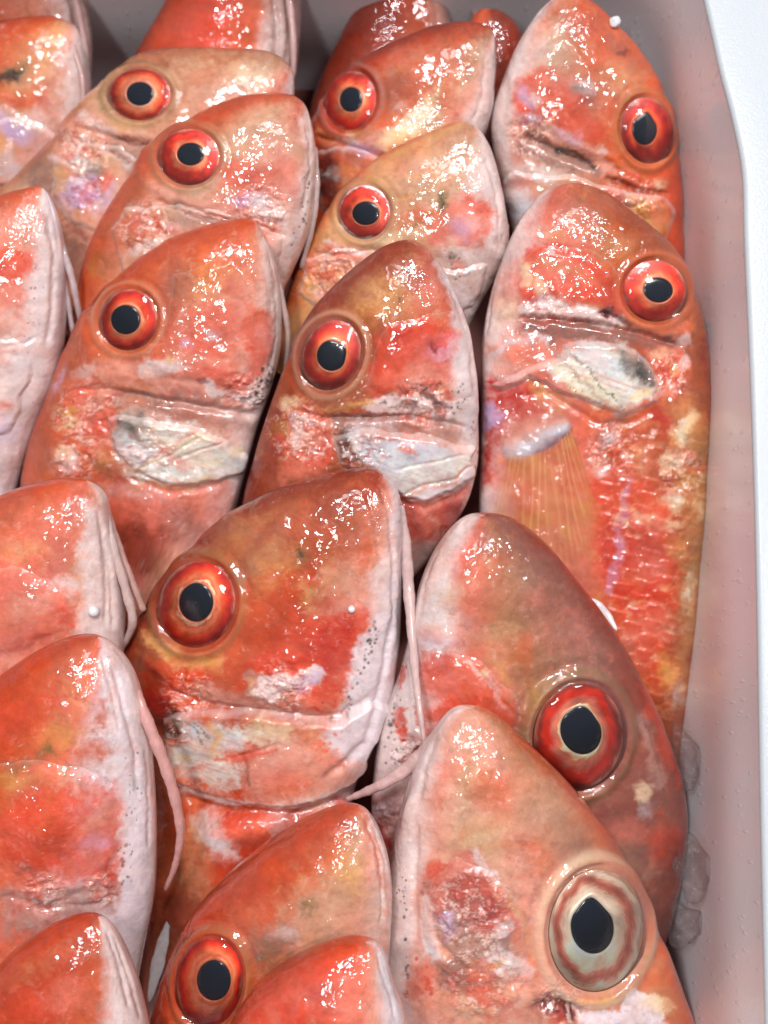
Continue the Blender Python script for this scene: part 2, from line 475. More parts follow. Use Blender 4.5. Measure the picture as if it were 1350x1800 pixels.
def relief(f, x, y, t):
    sd = f['seed']
    wx = fbm(x, y, 46, sd, 3)*10+fbm(x, y, 10, sd+9, 3)*5
    wy = fbm(x, y, 46, sd+20, 3)*10+fbm(x, y, 10, sd+29, 3)*5
    h = fbm(x, y, 95, sd+90, 3)*5.0+fbm(x+wx, y+wy, 22, sd+91, 4, 0.55)*1.5
    if f.get('rough'):
        a = np.zeros(x.shape)
        for (cx, cy, r) in f['rough']: a = np.maximum(a, sm(r, r*0.5, np.hypot(x-cx, y-cy)))
        h = h+a*(np.abs(fbm(x+wx, y+wy, 30, sd+95, 4, 0.6))*13-3+fbm(x, y, 9, sd+97, 3)*2.2)
    for st in f.get('relief', []):
        if st[0] == 'plate':
            d = poly_sd(x+wx*0.5, y+wy*0.5, pairs(st[3]))
            h = h+1.1*st[1]*sm(st[2]*1.8, -st[2]*1.8, d+fbm(x, y, 40, sd+98, 2)*10)
        elif st[0] == 'groove':
            d, u = seg_dist(x+wx*0.35, y+wy*0.35, pairs(st[3]))
            h = h-(1.15 if st[1] >= 7 else 0.7)*st[1]*np.exp(-(d/st[2])**2)*sm(0, 0.12, u)*sm(1, 0.88, u)
        elif st[0] == 'bump':
            d = ell_sd(x, y, *st[2])/min(st[2][2], st[2][3])+1
            h = h+st[1]*np.exp(-(d**2)*1.2)
        elif st[0] == 'scales':
            d = poly_sd(x, y, pairs(st[2]))
            a = sm(0, -25, d)
            u = (x*0.97+y*0.24+wx*.35)/34.0; v = (y*0.97-x*0.24+wy*.35)/27.0
            row = np.floor(u); vv = v+0.5*(row % 2)
            fu = u-row-0.5; fv = vv-np.floor(vv)
            h = h+a*st[1]*((1-fv)-1.6*fu*fu+fbm(x, y, 20, sd+99, 3)*0.5)
    return h

def eye_spec(f):
    return f.get('eye')

def build_fish(f):
    tip = np.array(f['tip'], float)
    Lp = np.array(pairs(f['L']), float); Rp = np.array(pairs(f['R']), float)
    n = len(Lp); assert len(Rp) == n, f['id']
    z0, k, roll = f['z'], f.get('k', 0.5), f.get('roll', 0.0)
    axis = f.get('axis')
    if axis is None:
        a = (Lp[min(5, n-1)]+Rp[min(5, n-1)])/2-tip
        axis = a/np.linalg.norm(a)
    aw = np.array([axis[0], -axis[1]]); pw = np.array([aw[1], -aw[0]])      # world xy; pw to the side
    p0 = at_z(tip[0], tip[1], z0)
    # plane z = z0 - k*dot(p-p0, aw) + roll*dot(p-p0, pw)
    g = -k*aw+roll*pw
    nrm = np.array([-g[0], -g[1], 1.0]); nrm /= np.linalg.norm(nrm)
    per = 24
    curve = catmull(np.vstack([Rp[::-1], tip[None], Lp]), per)
    c0 = n*per
    Ls = curve[c0:]; Rs = curve[:c0+1][::-1]
    mid = (Ls+Rs)/2
    arc = np.concatenate([[0], np.cumsum(np.maximum(np.hypot(*np.diff(Ls, axis=0).T), np.hypot(*np.diff(Rs, axis=0).T)))])
    vis = f.get('vis', n-1)
    av = arc[min(vis*per, len(arc)-1)]
    st = f.get('step', 2.3)
    stations = [0.0]; 
    while stations[-1] < arc[-1]:
        a = stations[-1]
        d = 0.8+a*0.05 if a < 40 else st
        if a > av: d = 14
        stations.append(a+d)
    stations = np.array(stations[:-1]+[arc[-1]])
    stations[0] = 0.15
    L = np.stack([np.interp(stations, arc, Ls[:, i]) for i in (0, 1)], -1)
    R = np.stack([np.interp(stations, arc, Rs[:, i]) for i in (0, 1)], -1)
    L3 = on_plane(L[:, 0], L[:, 1], p0, nrm); R3 = on_plane(R[:, 0], R[:, 1], p0, nrm)
    Cn = (L3+R3)/2; Xh = (L3-R3)/2
    hw = np.linalg.norm(Xh, axis=1)
    Tm = f.get('T', 95.0)
    T = Tm*np.tanh(0.80*hw/Tm)
    ker = 9
    NF = int(np.clip(hw[stations <= av].max()*2*1.25/st, 60, 230)); NB = 26
    ph = np.concatenate([np.linspace(0, math.pi, NF), np.linspace(math.pi, 2*math.pi, NB+2)[1:-1]])
    NC = len(ph)
    cs, sn = np.cos(ph), np.sin(ph)
    zz = np.sign(sn)*np.abs(sn)**f.get('q', 0.82)
    # bevel so back (dorsal) side is a little thicker than the belly
    P = Cn[:, None, :]+Xh[:, None, :]*cs[None, :, None]+nrm[None, None, :]*(T[:, None]*zz[None, :])[..., None]
    front = P[:, :NF]
    px, py = project(front)
    tcos = (1-cs[:NF])/2
    t = np.broadcast_to(tcos if f.get('dorsal', 'L') == 'L' else 1-tcos, px.shape)
    # normals
    du = np.gradient(front, axis=0); dv = np.gradient(front, axis=1)
    nn = np.cross(du, dv); nn /= np.linalg.norm(nn, axis=-1)[..., None]+1e-9
    nn *= np.sign(np.median(nn @ nrm))
    nn = nn*0.7+nrm*0.3; nn /= np.linalg.norm(nn, axis=-1)[..., None]
    fade = sm(0.0, 0.22, sn[:NF])[None, :]*sm(0, 40, stations)[:, None]
    h = relief(f, px, py, t)*fade
    root = tag(empty(f['name'], None), f['label'], f['cat'] if 'cat' in f else 'fish', 'red mullets packed head up in the box')
    root.location = p0*S
    bpy.context.view_layer.update()
    e = f.get('eye')
    E = None
    if e:
        (ex, ey, erx, ery, ea) = e['out']
        r = ell_sd(px, py, ex, ey, erx, ery, ea)/min(erx, ery)+1
        m = r < 1.1
        pts = front[m]
        ctr = pts.mean(0)
        u_, s_, vt = np.linalg.svd(pts-ctr, full_matrices=False)
        en = vt[2]*np.sign(vt[2] @ nrm)
        en = en*f.get('eyelean', 0.3)+nrm*(1-f.get('eyelean', 0.3)); en /= np.linalg.norm(en)
        rr = math.sqrt(erx*ery)
        ctr = on_plane(np.array(ex*1.0), np.array(ey*1.0), ctr+en*rr*e.get('lift', 0.02), en)
        a = sm(1.24, 1.02, r)
        ring_ = on_plane(px, py, ctr-en*rr*0.07, en)
        rim = rr*0.08*np.exp(-((r-1.24)/0.12)**2)-rr*0.05*np.exp(-((r-1.5)/0.12)**2)
        h = h*(1-sm(1.5, 1.15, r))+rim*(1-a)
        E = (ctr, en, rr)
    front = front+nn*h[..., None]
    if e: front = front*(1-a[..., None])+ring_*a[..., None]
    P[:, :NF] = front
    col, silver = paint(f, px, py, t, stations)
    if e:
        ring = np.exp(-((r-1.12)/0.08)**2)*0.28
        rc = lin(C[e.get('ringc', 'D')])
        col = col*(1-ring[..., None])+rc*ring[..., None]
        ring2 = np.exp(-((r-1.33)/0.09)**2)*0.35
        rc2 = lin(C[e.get('ring2', 'e')])
        col = col*(1-ring2[..., None])+rc2*ring2[..., None]
    colall = np.empty((len(stations), NC, 3)); sil = np.zeros((len(stations), NC))
    colall[:, :NF] = col; sil[:, :NF] = silver
    jb = np.round(np.interp(ph[NF:], [math.pi, 2*math.pi], [NF-1, 0])).astype(int)
    colall[:, NF:] = col[:, jb]; sil[:, NF:] = silver[:, jb]
    V = P.reshape(-1, 3)-p0
    F = grid_faces(len(stations), NC, True)
    nv = len(V)
    # end caps as fans of degenerate quads avoided: triangles split
    V = np.vstack([V, (P[0].mean(0)-p0)[None], (P[-1].mean(0)-p0)[None]])
    ca = np.vstack([colall.reshape(-1, 3), colall[0].mean(0)[None], colall[-1].mean(0)[None]])
    sa = np.concatenate([sil.ravel(), [0, 0]])
    j = np.arange(0, NC-1, 2)
    cap0 = np.stack([np.full(len(j), nv), j, j+1, (j+2) % NC], -1)
    b0 = (len(stations)-1)*NC
    cap1 = np.stack([np.full(len(j), nv+1), b0+(j+2) % NC, b0+j+1, b0+j], -1)
    F = np.vstack([F, cap0, cap1])
    body = add_mesh('body', V, F, M_skin, root, ca, sa, out='closed')
    # gill cover: plate of its own, its edge dipping into the body all round
    for gp in f.get('plates', []):
        nm, hgt, poly = gp
        wx = fbm(px, py, 30, f['seed']+3, 3)*7; wy = fbm(px, py, 30, f['seed']+4, 3)*7
        d = poly_sd(px+wx, py+wy, pairs(poly))
        lift = -1.6+(hgt+1.6)*(sm(2.0, -12.0, d) if nm == 'gill_cover' else sm(3.0, -26.0, d))
        lift = lift*sm(0.02, 0.12, sn[:NF])[None, :]
        m = (d < 5) & (sn[:NF][None, :] > 0.04)
        if e: m &= r > 1.3
        fm = m[:-1, :-1] & m[1:, :-1] & m[:-1, 1:] & m[1:, 1:]
        idx = np.full(m.shape, -1); used = np.zeros(m.shape, bool)
        used[:-1, :-1] |= fm; used[1:, :-1] |= fm; used[:-1, 1:] |= fm; used[1:, 1:] |= fm
        idx[used] = np.arange(used.sum())
        ii, jj = np.nonzero(fm)
        Fq = np.stack([idx[ii, jj], idx[ii, jj+1], idx[ii+1, jj+1], idx[ii+1, jj]], -1)
        Vp = (front+nn*lift[..., None])[used]-p0
        cc = col[used]
        edge = np.exp(-((d[used]+5)/4.5)**2)*(0.30 if nm == 'gill_cover' else 0.08)
        cc = cc*(1-edge[:, None])+lin(C['w'])*edge[:, None]
        add_mesh(nm, Vp, Fq, M_skin, root, cc, silver[used], out=nrm)
    if e: build_eye(f, root, p0, E, px, py)
    # barbels
    for bb in f.get('barbels', []):
        pts = np.array([(a, b) for a, b, *_ in bb['pts']], float)
        dz = np.array([c for _, _, c, *_ in bb['pts']], float); rd = np.array([q[3] for q in bb['pts']], float)
        cc = catmull(np.column_stack([pts, dz, rd]), 10)
        base = on_plane(cc[:, 0], cc[:, 1], p0, nrm)
        path = base+nrm*cc[:, 2:3]
        gx, gy = project(path)      # keep the drawn course while lifted off the plane
        path = on_plane(2*cc[:, 0]-gx, 2*cc[:, 1]-gy, p0, nrm)+nrm*cc[:, 2:3]
        tube(bb.get('name', 'barbel'), path-p0, cc[:, 3], M_barbel, root, bb.get('col'))
    f['_'] = (p0, nrm, root)
    return root

def build_eye(f, root, p0, E, px, py):
    e = f['eye']; ctr, en, rr = E
    ex, ey, erx, ery, ea = e['out']; qx, qy, qrx, qry, qa = e['pup']
    th = np.linspace(0, 2*math.pi, 72, endpoint=False)
    def ell(cx, cy, rx, ry, a, point=0.0, pdir=0.0):
        a = math.radians(a)
        u, v = np.cos(th)*rx, np.sin(th)*ry
        if point:
            dd = np.cos(th-math.radians(pdir))
            g = 1+point*np.exp(-((np.arccos(np.clip(dd, -1, 1)))/0.32)**2)-0.05*np.exp(-((np.arccos(np.clip(dd, -1, 1))-0.75)/0.3)**2)
            u, v = u*g, v*g
        return np.stack([cx+u*math.cos(a)-v*math.sin(a), cy+u*math.sin(a)+v*math.cos(a)], -1)
    O = ell(ex, ey, erx*1.07, ery*1.07, ea); Q = ell(qx, qy, qrx, qry, qa, e.get('point', 0), e.get('pdir', 0))
    rg = np.random.default_rng(f['seed'])
    IC = dict(o=(236, 96, 54), r=(220, 54, 36), R=(182, 36, 30), f=(240, 134, 96), D=(150, 62, 50), M=(140, 60, 54), m=(110, 40, 40))
    def put(p2, hgt):
        b = on_plane(p2[..., 0], p2[..., 1], ctr, en)
        P1 = b+en*np.asarray(hgt)[..., None]
        gx, gy = project(P1)
        return on_plane(2*p2[..., 0]-gx, 2*p2[..., 1]-gy, ctr, en)+en*np.asarray(hgt)[..., None]
    eye = empty('eye', None); eye.parent = root
    # iris: dish round the pupil
    ks = np.concatenate([[-0.25, -0.1], np.linspace(0, 1, 26)])
    rings = []; cols = []
    stops = e.get('iris', [(0, 'c'), (0.10, 'f'), (0.3, 'o'), (0.65, 'r'), (0.9, 'R'), (1, 'D')])
    if 'iris' in e and stops[-1][1] in ('D', 'M', 'R', 'm'): stops = [(a_*0.93, c_) for a_, c_ in stops[:-1]]+[(0.96, (176, 70, 56)), (1, (196, 116, 98))]
    sk = [a for a, _ in stops]; sc = np.array([lin(IC.get(c, C[c])) if isinstance(c, str) else lin(c) for _, c in stops])
    for k in ks:
        p2 = Q*(1-k)+O*k if k >= 0 else np.array([qx, qy])*(-k)+Q*(1+k)
        hh = rr*(0.03-0.065*max(k, 0)**1.6-(0.10 if k < 0 else 0)+0.02*math.exp(-((k-0.08)/0.06)**2))
        rings.append(put(p2, np.full(72, hh)))
        w = k+0.22*fbm(np.cos(th)*30+k*6, np.sin(th)*30, 14, f['seed']+7, 3)+0.05*rg.normal(0, .5, 72)
        w = np.clip(w, 0, 1) if k > 0.04 else np.full(72, max(k, 0.0))
        cc = np.stack([np.interp(w, sk, sc[:, i]) for i in range(3)], -1)
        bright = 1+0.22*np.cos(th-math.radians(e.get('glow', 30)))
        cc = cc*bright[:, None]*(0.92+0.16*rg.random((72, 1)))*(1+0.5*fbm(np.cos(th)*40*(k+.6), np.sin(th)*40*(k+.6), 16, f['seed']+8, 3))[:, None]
        cols.append(cc)
    V = np.array(rings).reshape(-1, 3)-p0
    F = grid_faces(len(ks), 72, True)
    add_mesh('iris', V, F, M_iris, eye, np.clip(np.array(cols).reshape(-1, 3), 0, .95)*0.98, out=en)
    # pupil: low dome
    rings = []
    for k in np.linspace(1.0, 0.02, 12):
        p2 = np.array([qx, qy])*(1-k)+Q*k
        rings.append(put(p2, np.full(72, rr*(0.02+0.045*math.sqrt(max(0, 1-k**4))))))
    V = np.array(rings).reshape(-1, 3)-p0
    add_mesh('pupil', V, grid_faces(12, 72, True), M_pupil, eye, out=en)
    rings = []
    ce = np.array([ex, ey])
    for k in np.linspace(1.10, 0.01, 26):
        p2 = ce*(1-k)+O*k
        rings.append(put(p2, np.full(72, rr*(-0.10+0.30*max(0, 1-(k/1.1)**2)**0.75))))
    V = np.array(rings).reshape(-1, 3)-p0
    add_mesh('cornea', V, grid_faces(26, 72, True), M_cornea, eye, out=en)

    if 'strand' in e:           # string of slime lying on the eyeball
        pts = catmull(np.array(pairs(e['strand']), float), 8)
        rr_ = np.hypot((pts[:, 0]-ex)/(erx*1.04), (pts[:, 1]-ey)/(ery*1.04))
        P1 = put(pts, rr*(-0.10+0.30*np.maximum(0, 1-(np.minimum(rr_, 1.1)/1.1)**2)**0.75)+1.0)
        tube('slime_strand', P1-p0, 0.85+0.35*np.sin(np.arange(len(pts))*.4), M_slime, eye, (250, 244, 244), 8)

# ------------------------------------------------------------------ the fish, each drawn in its own sloping plane
# coordinates are photo pixels at the fish's own distance; every fish has its own height z and slope
FISH = []
def fish(**k):
    k.setdefault('name', 'red_mullet'); k['seed'] = 100+len(FISH)*131
    k.setdefault('paint', []); FISH.append(k)

fish(id=2, tip=(70, -150), T=50, k=.6, z=-190, step=3.2,
 L=[20,-140,-50,-90,-110,0,-150,120,-170,260,-180,420], R=[125,-90,152,10,162,90,150,190,100,330,0,480],
 cols='DOopww', label='red fish cut off by the top left corner, only its nape and pale jaw showing',
 paint=[('P','g',.8,10,[95,-60,170,-60,185,230,140,230,135,90,112,20])],
 relief=[('groove',7,6,[100,-60,128,20,138,100,130,190]),('groove',5,5,[120,-60,148,30,155,110])],
 barbels=[dict(pts=[(118,-60,60,9),(140,30,62,8),(152,110,50,7),(150,200,30,5)])])

fish(id=1, tip=(112,36), z=-240, k=.5, step=2.8,
 L=[84,28,0,40,-70,80,-130,150,-180,250,-210,380,-220,520], R=[139,55,152,115,153,190,130,250,80,320,10,400,-60,520],
 cols='DOoYpw', label='fish at the top left edge, brown streak on its cheek, violet gill cover',
 mc='pYw', plates=[('gill_cover',7,[-60,215,40,200,110,235,90,290,20,330,-60,330])],
 paint=[('E','e',.9,9,(18,128,34,12,-25)),('E','k',.95,4,(14,132,30,10,-28)),('E','e',.6,6,(40,118,10,8,-20)),('E','r',.8,9,(40,175,38,18,15)),('E','P',.6,9,(75,165,20,26,0)),
  ('E','v',.9,10,(22,225,34,22,25)),('E','w',.6,9,(45,205,30,14,20)),('E','b',.5,9,(10,290,26,22,0)),('P','w',.75,9,[118,70,160,90,160,220,120,260,112,180])],
 barbels=[dict(pts=[(128,80,30,6),(146,150,34,6),(140,230,20,5),(120,280,0,3)])])

fish(id=3, tip=(490,-190), z=-130, step=3.0,
 L=[430,-175,345,-90,290,10,238,100,195,200,170,320], R=[522,-130,528,-20,526,70,515,160,490,250,450,350],
 cols='DOroww', label='bright orange fish against the far foam wall, snout cut off, left of the tan one',
 mc='oro', mott=.6, paint=[('P','g',.85,10,[472,-60,540,-60,540,180,480,180,468,60]),('P','w',.5,9,[480,-60,500,-60,500,140,482,140])],
 relief=[('groove',7,6,[480,-60,486,40,482,140]),('groove',6,5,[503,-60,508,50,500,150])],
 barbels=[dict(pts=[(498,-60,55,9),(512,30,60,8),(516,110,55,7),(508,170,40,6)])])

fish(id=4, tip=(509,116), z=-85, k=.42, step=2.5, eye=dict(out=(246,166,50,42,0),pup=(246,165,24,21,0),ring2='e',ringc='D',iris=[(0,'p'),(.12,'f'),(.35,'f'),(.6,'o'),(.85,'R'),(1,'R')]),
 L=[470,92,385,85,300,86,222,112,145,195,62,285,-8,350,-70,460], R=[514,160,500,215,475,265,440,320,395,380,335,440,285,510,200,620],
 cols='BttpPw', label='tan headed fish near the top left with a violet patch on its gill cover',
 mc='otn', plates=[('gill_cover',7,[95,285,150,250,215,250,270,300,250,380,200,410,130,400,85,350])],
 paint=[('L','B',.7,14,[500,104,400,92,300,92,230,118],16),('E','c',.6,14,(445,128,36,20,-10)),('E','o',.5,16,(350,140,50,22,-10)),('E','y',.4,10,(205,125,26,10,-35)),
  ('E','e',.5,9,(188,160,10,30,10)),('E','y',.5,9,(225,222,40,8,-8)),('L','n',.6,10,[70,285,150,205,60,330],12),
  ('P','p',.8,7,[120,215,165,190,200,225,250,240,280,235,280,252,210,262,150,250,110,255]),('L','w',.85,6,[150,205,175,222,198,235],7),
  ('L','m',.9,4,[205,240,230,250,262,252],5),('P','g',.8,6,[195,245,260,258,262,300,225,310,190,270]),('L','w',.5,3,[185,262,225,300],3),('L','k',.3,3,[200,262,238,296],3),
  ('E','p',.9,7,(118,262,26,22,0)),('E','w',.9,5,(100,275,14,9,20)),('E','w',.8,5,(148,246,10,7,0)),('E','f',.8,6,(150,270,24,12,10)),('E','M',.6,4,(130,275,10,6,0)),
  ('E','s',.85,6,(150,290,26,14,20)),('E','k',.6,6,(172,303,17,12,0)),('E','y',.5,6,(105,305,16,10,0)),
  ('E','v',.95,9,(150,338,36,30,20)),('E','w',.6,7,(130,322,16,10,0)),('E','v',.6,7,(200,345,13,22,20)),('E','r',.75,7,(190,322,18,18,0)),('E','w',.4,6,(178,370,16,10,0)),
  ('P','n',.7,9,[40,300,85,280,90,340,120,400,150,440,120,500,60,400]),('E','P',.6,10,(210,400,30,24,0)),('L','M',.6,6,[90,330,120,390,160,420],5)],
 relief=[('groove',9,6,[130,222,205,245,262,254,300,262]),('plate',6,8,[120,240,100,200,180,150,300,160,330,230,290,255,220,250]),('groove',3,3,[190,262,225,296]),('groove',3,3,[205,258,240,290])],
 rough=[(150,260,60),(150,340,50)])

fish(id=5, tip=(530,177), z=-8, k=.42, step=2.3, eye=dict(out=(333,276,49,46,0),pup=(335,271,24,20,0),ring2='e',iris=[(0,'f'),(.10,'f'),(.4,'r'),(.7,'r'),(.9,'R'),(1,'D')],glow=-40),
 L=[492,163,422,171,345,203,272,252,222,322,176,400,147,480,125,600], R=[546,215,554,280,552,345,541,405,520,460,485,535,440,620,380,720],
 cols='OotPpw', label='pinkish fish whose snout overlaps the tan head at top left, red patch on cheek',
 mc='pto', plates=[('gill_cover',8,[190,405,215,365,300,355,400,375,470,395,500,420,480,500,350,520,220,500])],
 paint=[('L','O',.7,12,[530,178,470,168,400,182,320,218],14),('P','t',.7,16,[430,200,520,200,540,280,440,300,395,260]),('E','r',.8,12,(430,300,44,24,10)),('E','P',.6,12,(500,320,34,36,0)),
  ('E','M',.4,8,(455,296,24,9,-40)),('E','p',.6,10,(470,270,30,20,0)),('P','p',.8,6,[265,325,330,345,420,350,500,380,510,400,440,390,350,372,255,350]),
  ('E','v',.7,6,(425,348,22,10,0)),('P','w',.9,5,[450,345,490,368,512,400,495,405,460,385,440,365]),('E','b',.6,5,(465,352,12,7,20)),
  ('L','m',.75,3,[300,362,340,368,400,382],3),('P','g',.8,6,[310,368,380,375,430,392,400,400,330,398,300,385]),('L','w',.4,2,[330,376,390,394],2),
  ('E','f',.7,9,(250,395,38,20,10)),('E','r',.6,6,(285,400,30,14,15)),('E','c',.8,6,(232,372,12,10,0)),('E','w',.8,5,(262,432,30,8,-25)),('E','w',.7,5,(300,398,12,6,0)),('E','M',.5,4,(295,405,9,6,0)),
  ('E','e',.4,8,(180,465,18,22,30)),('E','y',.5,7,(170,470,10,16,30)),('P','B',.6,9,[230,320,190,390,160,470,180,480,225,390,250,330]),
  ('P','w',.75,6,[530,200,556,230,560,350,535,440,520,440,532,330,535,260]),('D','k',[540,300,535,380,515,430],26,4,2.3),('E','n',.5,12,(470,450,36,24,0))],
 relief=[('groove',8,5,[260,352,330,366,400,384,470,405,510,415]),('groove',3,2.5,[320,372,390,396]),('plate',5,7,[255,340,240,250,520,200,545,300,515,400,430,380,340,360]),('groove',4,4,[542,215,545,300,530,380])],
 rough=[(260,400,60),(460,370,60)],
 barbels=[dict(pts=[(552,260,-20,7),(556,330,-15,8),(548,400,-20,7),(530,470,-40,5)],col=(205,180,176))])

fish(id=6, tip=(770,-170), z=-215, step=3.0,
 L=[730,-155,668,-60,605,55,553,165,530,280], R=[795,-110,790,0,800,80,800,180,790,300],
 cols='DDOopg', label='dark red fish against the foam wall behind the fish with the yellow cheek',
 mc='oro', mott=.6, paint=[('E','D',.5,14,(670,60,40,60,10)),('L','p',.5,8,[760,-40,775,60],10)],
 relief=[('groove',5,6,[760,-60,772,60])],
 barbels=[dict(pts=[(790,-60,10,7),(818,-10,10,6),(845,50,0,5),(860,90,-20,4)],col=(190,150,150))])

fish(id=61, tip=(868,16), z=-190, step=3.0,
 L=[842,18,822,50,800,120,780,220,770,330], R=[892,26,916,58,925,130,925,240,920,330],
 cols='OoDDDD', label='small red snout peeping out between two larger heads at the top of the box',
 mc='oDr', mott=.6, paint=[])

fish(id=7, tip=(864,52), z=-70, step=2.4, eye=dict(out=(617,177,41,49,15),pup=(617,175,20,22,10),ringc='M',ring2='G',iris=[(0,'f'),(.15,'f'),(.35,'o'),(.6,'r'),(.9,'R'),(1,'m')],glow=0),
 L=[822,38,755,48,680,80,612,124,563,188,541,258,530,350,505,470], R=[871,95,868,150,856,215,835,270,805,330,765,400,720,480,650,580],
 cols='DOotpw', label='fish at the back with a creamy yellow cheek patch and white glints in its pupil',
 mc='oyn', plates=[('gill_cover',6,[550,270,600,250,660,270,690,300,680,380,560,380])],
 paint=[('L','D',.7,14,[860,50,800,44,740,58,660,90,600,140],16),('E','n',.5,14,(690,150,30,30,0)),('E','o',.6,18,(780,120,44,40,0)),('E','p',.4,14,(720,110,40,20,-20)),
  ('P','c',.9,7,[672,235,700,215,735,185,765,158,765,200,750,225,715,250,672,268,660,255]),('P','S',.6,6,[690,232,745,185,762,180,758,210,700,245]),('E','y',.6,8,(700,252,34,8,-25)),('E','f',.6,8,(700,205,36,7,-35)),
  ('E','w',.6,5,(705,190,8,6,0)),('E','r',.4,8,(790,180,18,26,0)),('L','p',.5,4,[812,140,822,155,812,168],3),('L','p',.5,4,[800,175,815,185,805,196],3),
  ('P','w',.85,10,[852,85,875,90,878,220,820,300,812,230,845,170]),('E','v',.8,6,(632,262,24,10,20)),('E','w',.6,6,(610,250,16,7,10)),
  ('E','g',.6,8,(610,272,26,10,30)),('P','m',.85,10,[550,255,590,265,600,300,620,330,600,380,550,350]),('E','s',.5,6,(588,312,15,9,20)),('E','y',.4,5,(610,330,8,12,0)),('E','K',.5,8,(565,350,12,24,0)),
  ('L','y',.4,5,[560,235,590,248,640,236],4),('E','w',.5,6,(650,240,14,5,-30))],
 relief=[('groove',7,5,[552,240,595,252,640,268,690,280]),('plate',5,8,[560,235,560,150,640,100,850,60,860,200,760,260,690,275,620,255]),('groove',4,4,[852,90,850,160,830,220])],
 barbels=[dict(pts=[(866,120,-8,5),(862,190,-8,5),(840,260,-20,4)],col=(200,180,178))])

fish(id=8, tip=(74,330), z=-50, step=2.4,
 L=[40,332,-5,346,-80,390,-150,470,-190,560,-220,680,-240,800,-260,950], R=[96,372,110,440,113,520,109,600,94,670,62,750,30,850,0,980],
 cols='OofpwW', stops=(0,.2,.45,.66,.80,1), label='white bellied fish on the left edge, two loose barbels beside it, no eye visible',
 mc='prw', plates=[('gill_cover',6,[-90,600,-20,590,45,600,60,660,20,760,-60,800])],
 paint=[('E','p',.6,14,(20,400,50,26,0)),('P','r',.85,8,[-60,470,0,440,62,450,60,475,30,500,-60,500]),('E','f',.7,9,(20,520,36,26,-20)),('E','p',.6,10,(-10,570,60,18,0)),
  ('P','w',.9,10,[72,420,115,420,118,600,90,680,30,820,0,900,0,760,50,640,55,560,75,500]),('E','p',.5,9,(30,615,40,8,0)),('E','b',.5,5,(48,638,10,5,0)),('E','f',.6,7,(10,705,16,14,0)),('E','v',.45,10,(10,760,24,26,0)),
  ('D','k',[62,470,58,560,30,620],14,8,1.8),('E','w',.9,10,(10,670,60,24,0))],
 relief=[('groove',6,6,[85,370,96,450,92,540,80,620]),('groove',4,4,[0,606,40,606,66,590])],
 barbels=[dict(pts=[(104,420,-14,8),(124,480,-6,8),(135,530,-10,7),(146,590,-34,5)],col=(196,172,172)),dict(pts=[(100,440,-16,7),(113,500,-14,7),(124,560,-24,6),(132,610,-44,5)],col=(210,190,190))])

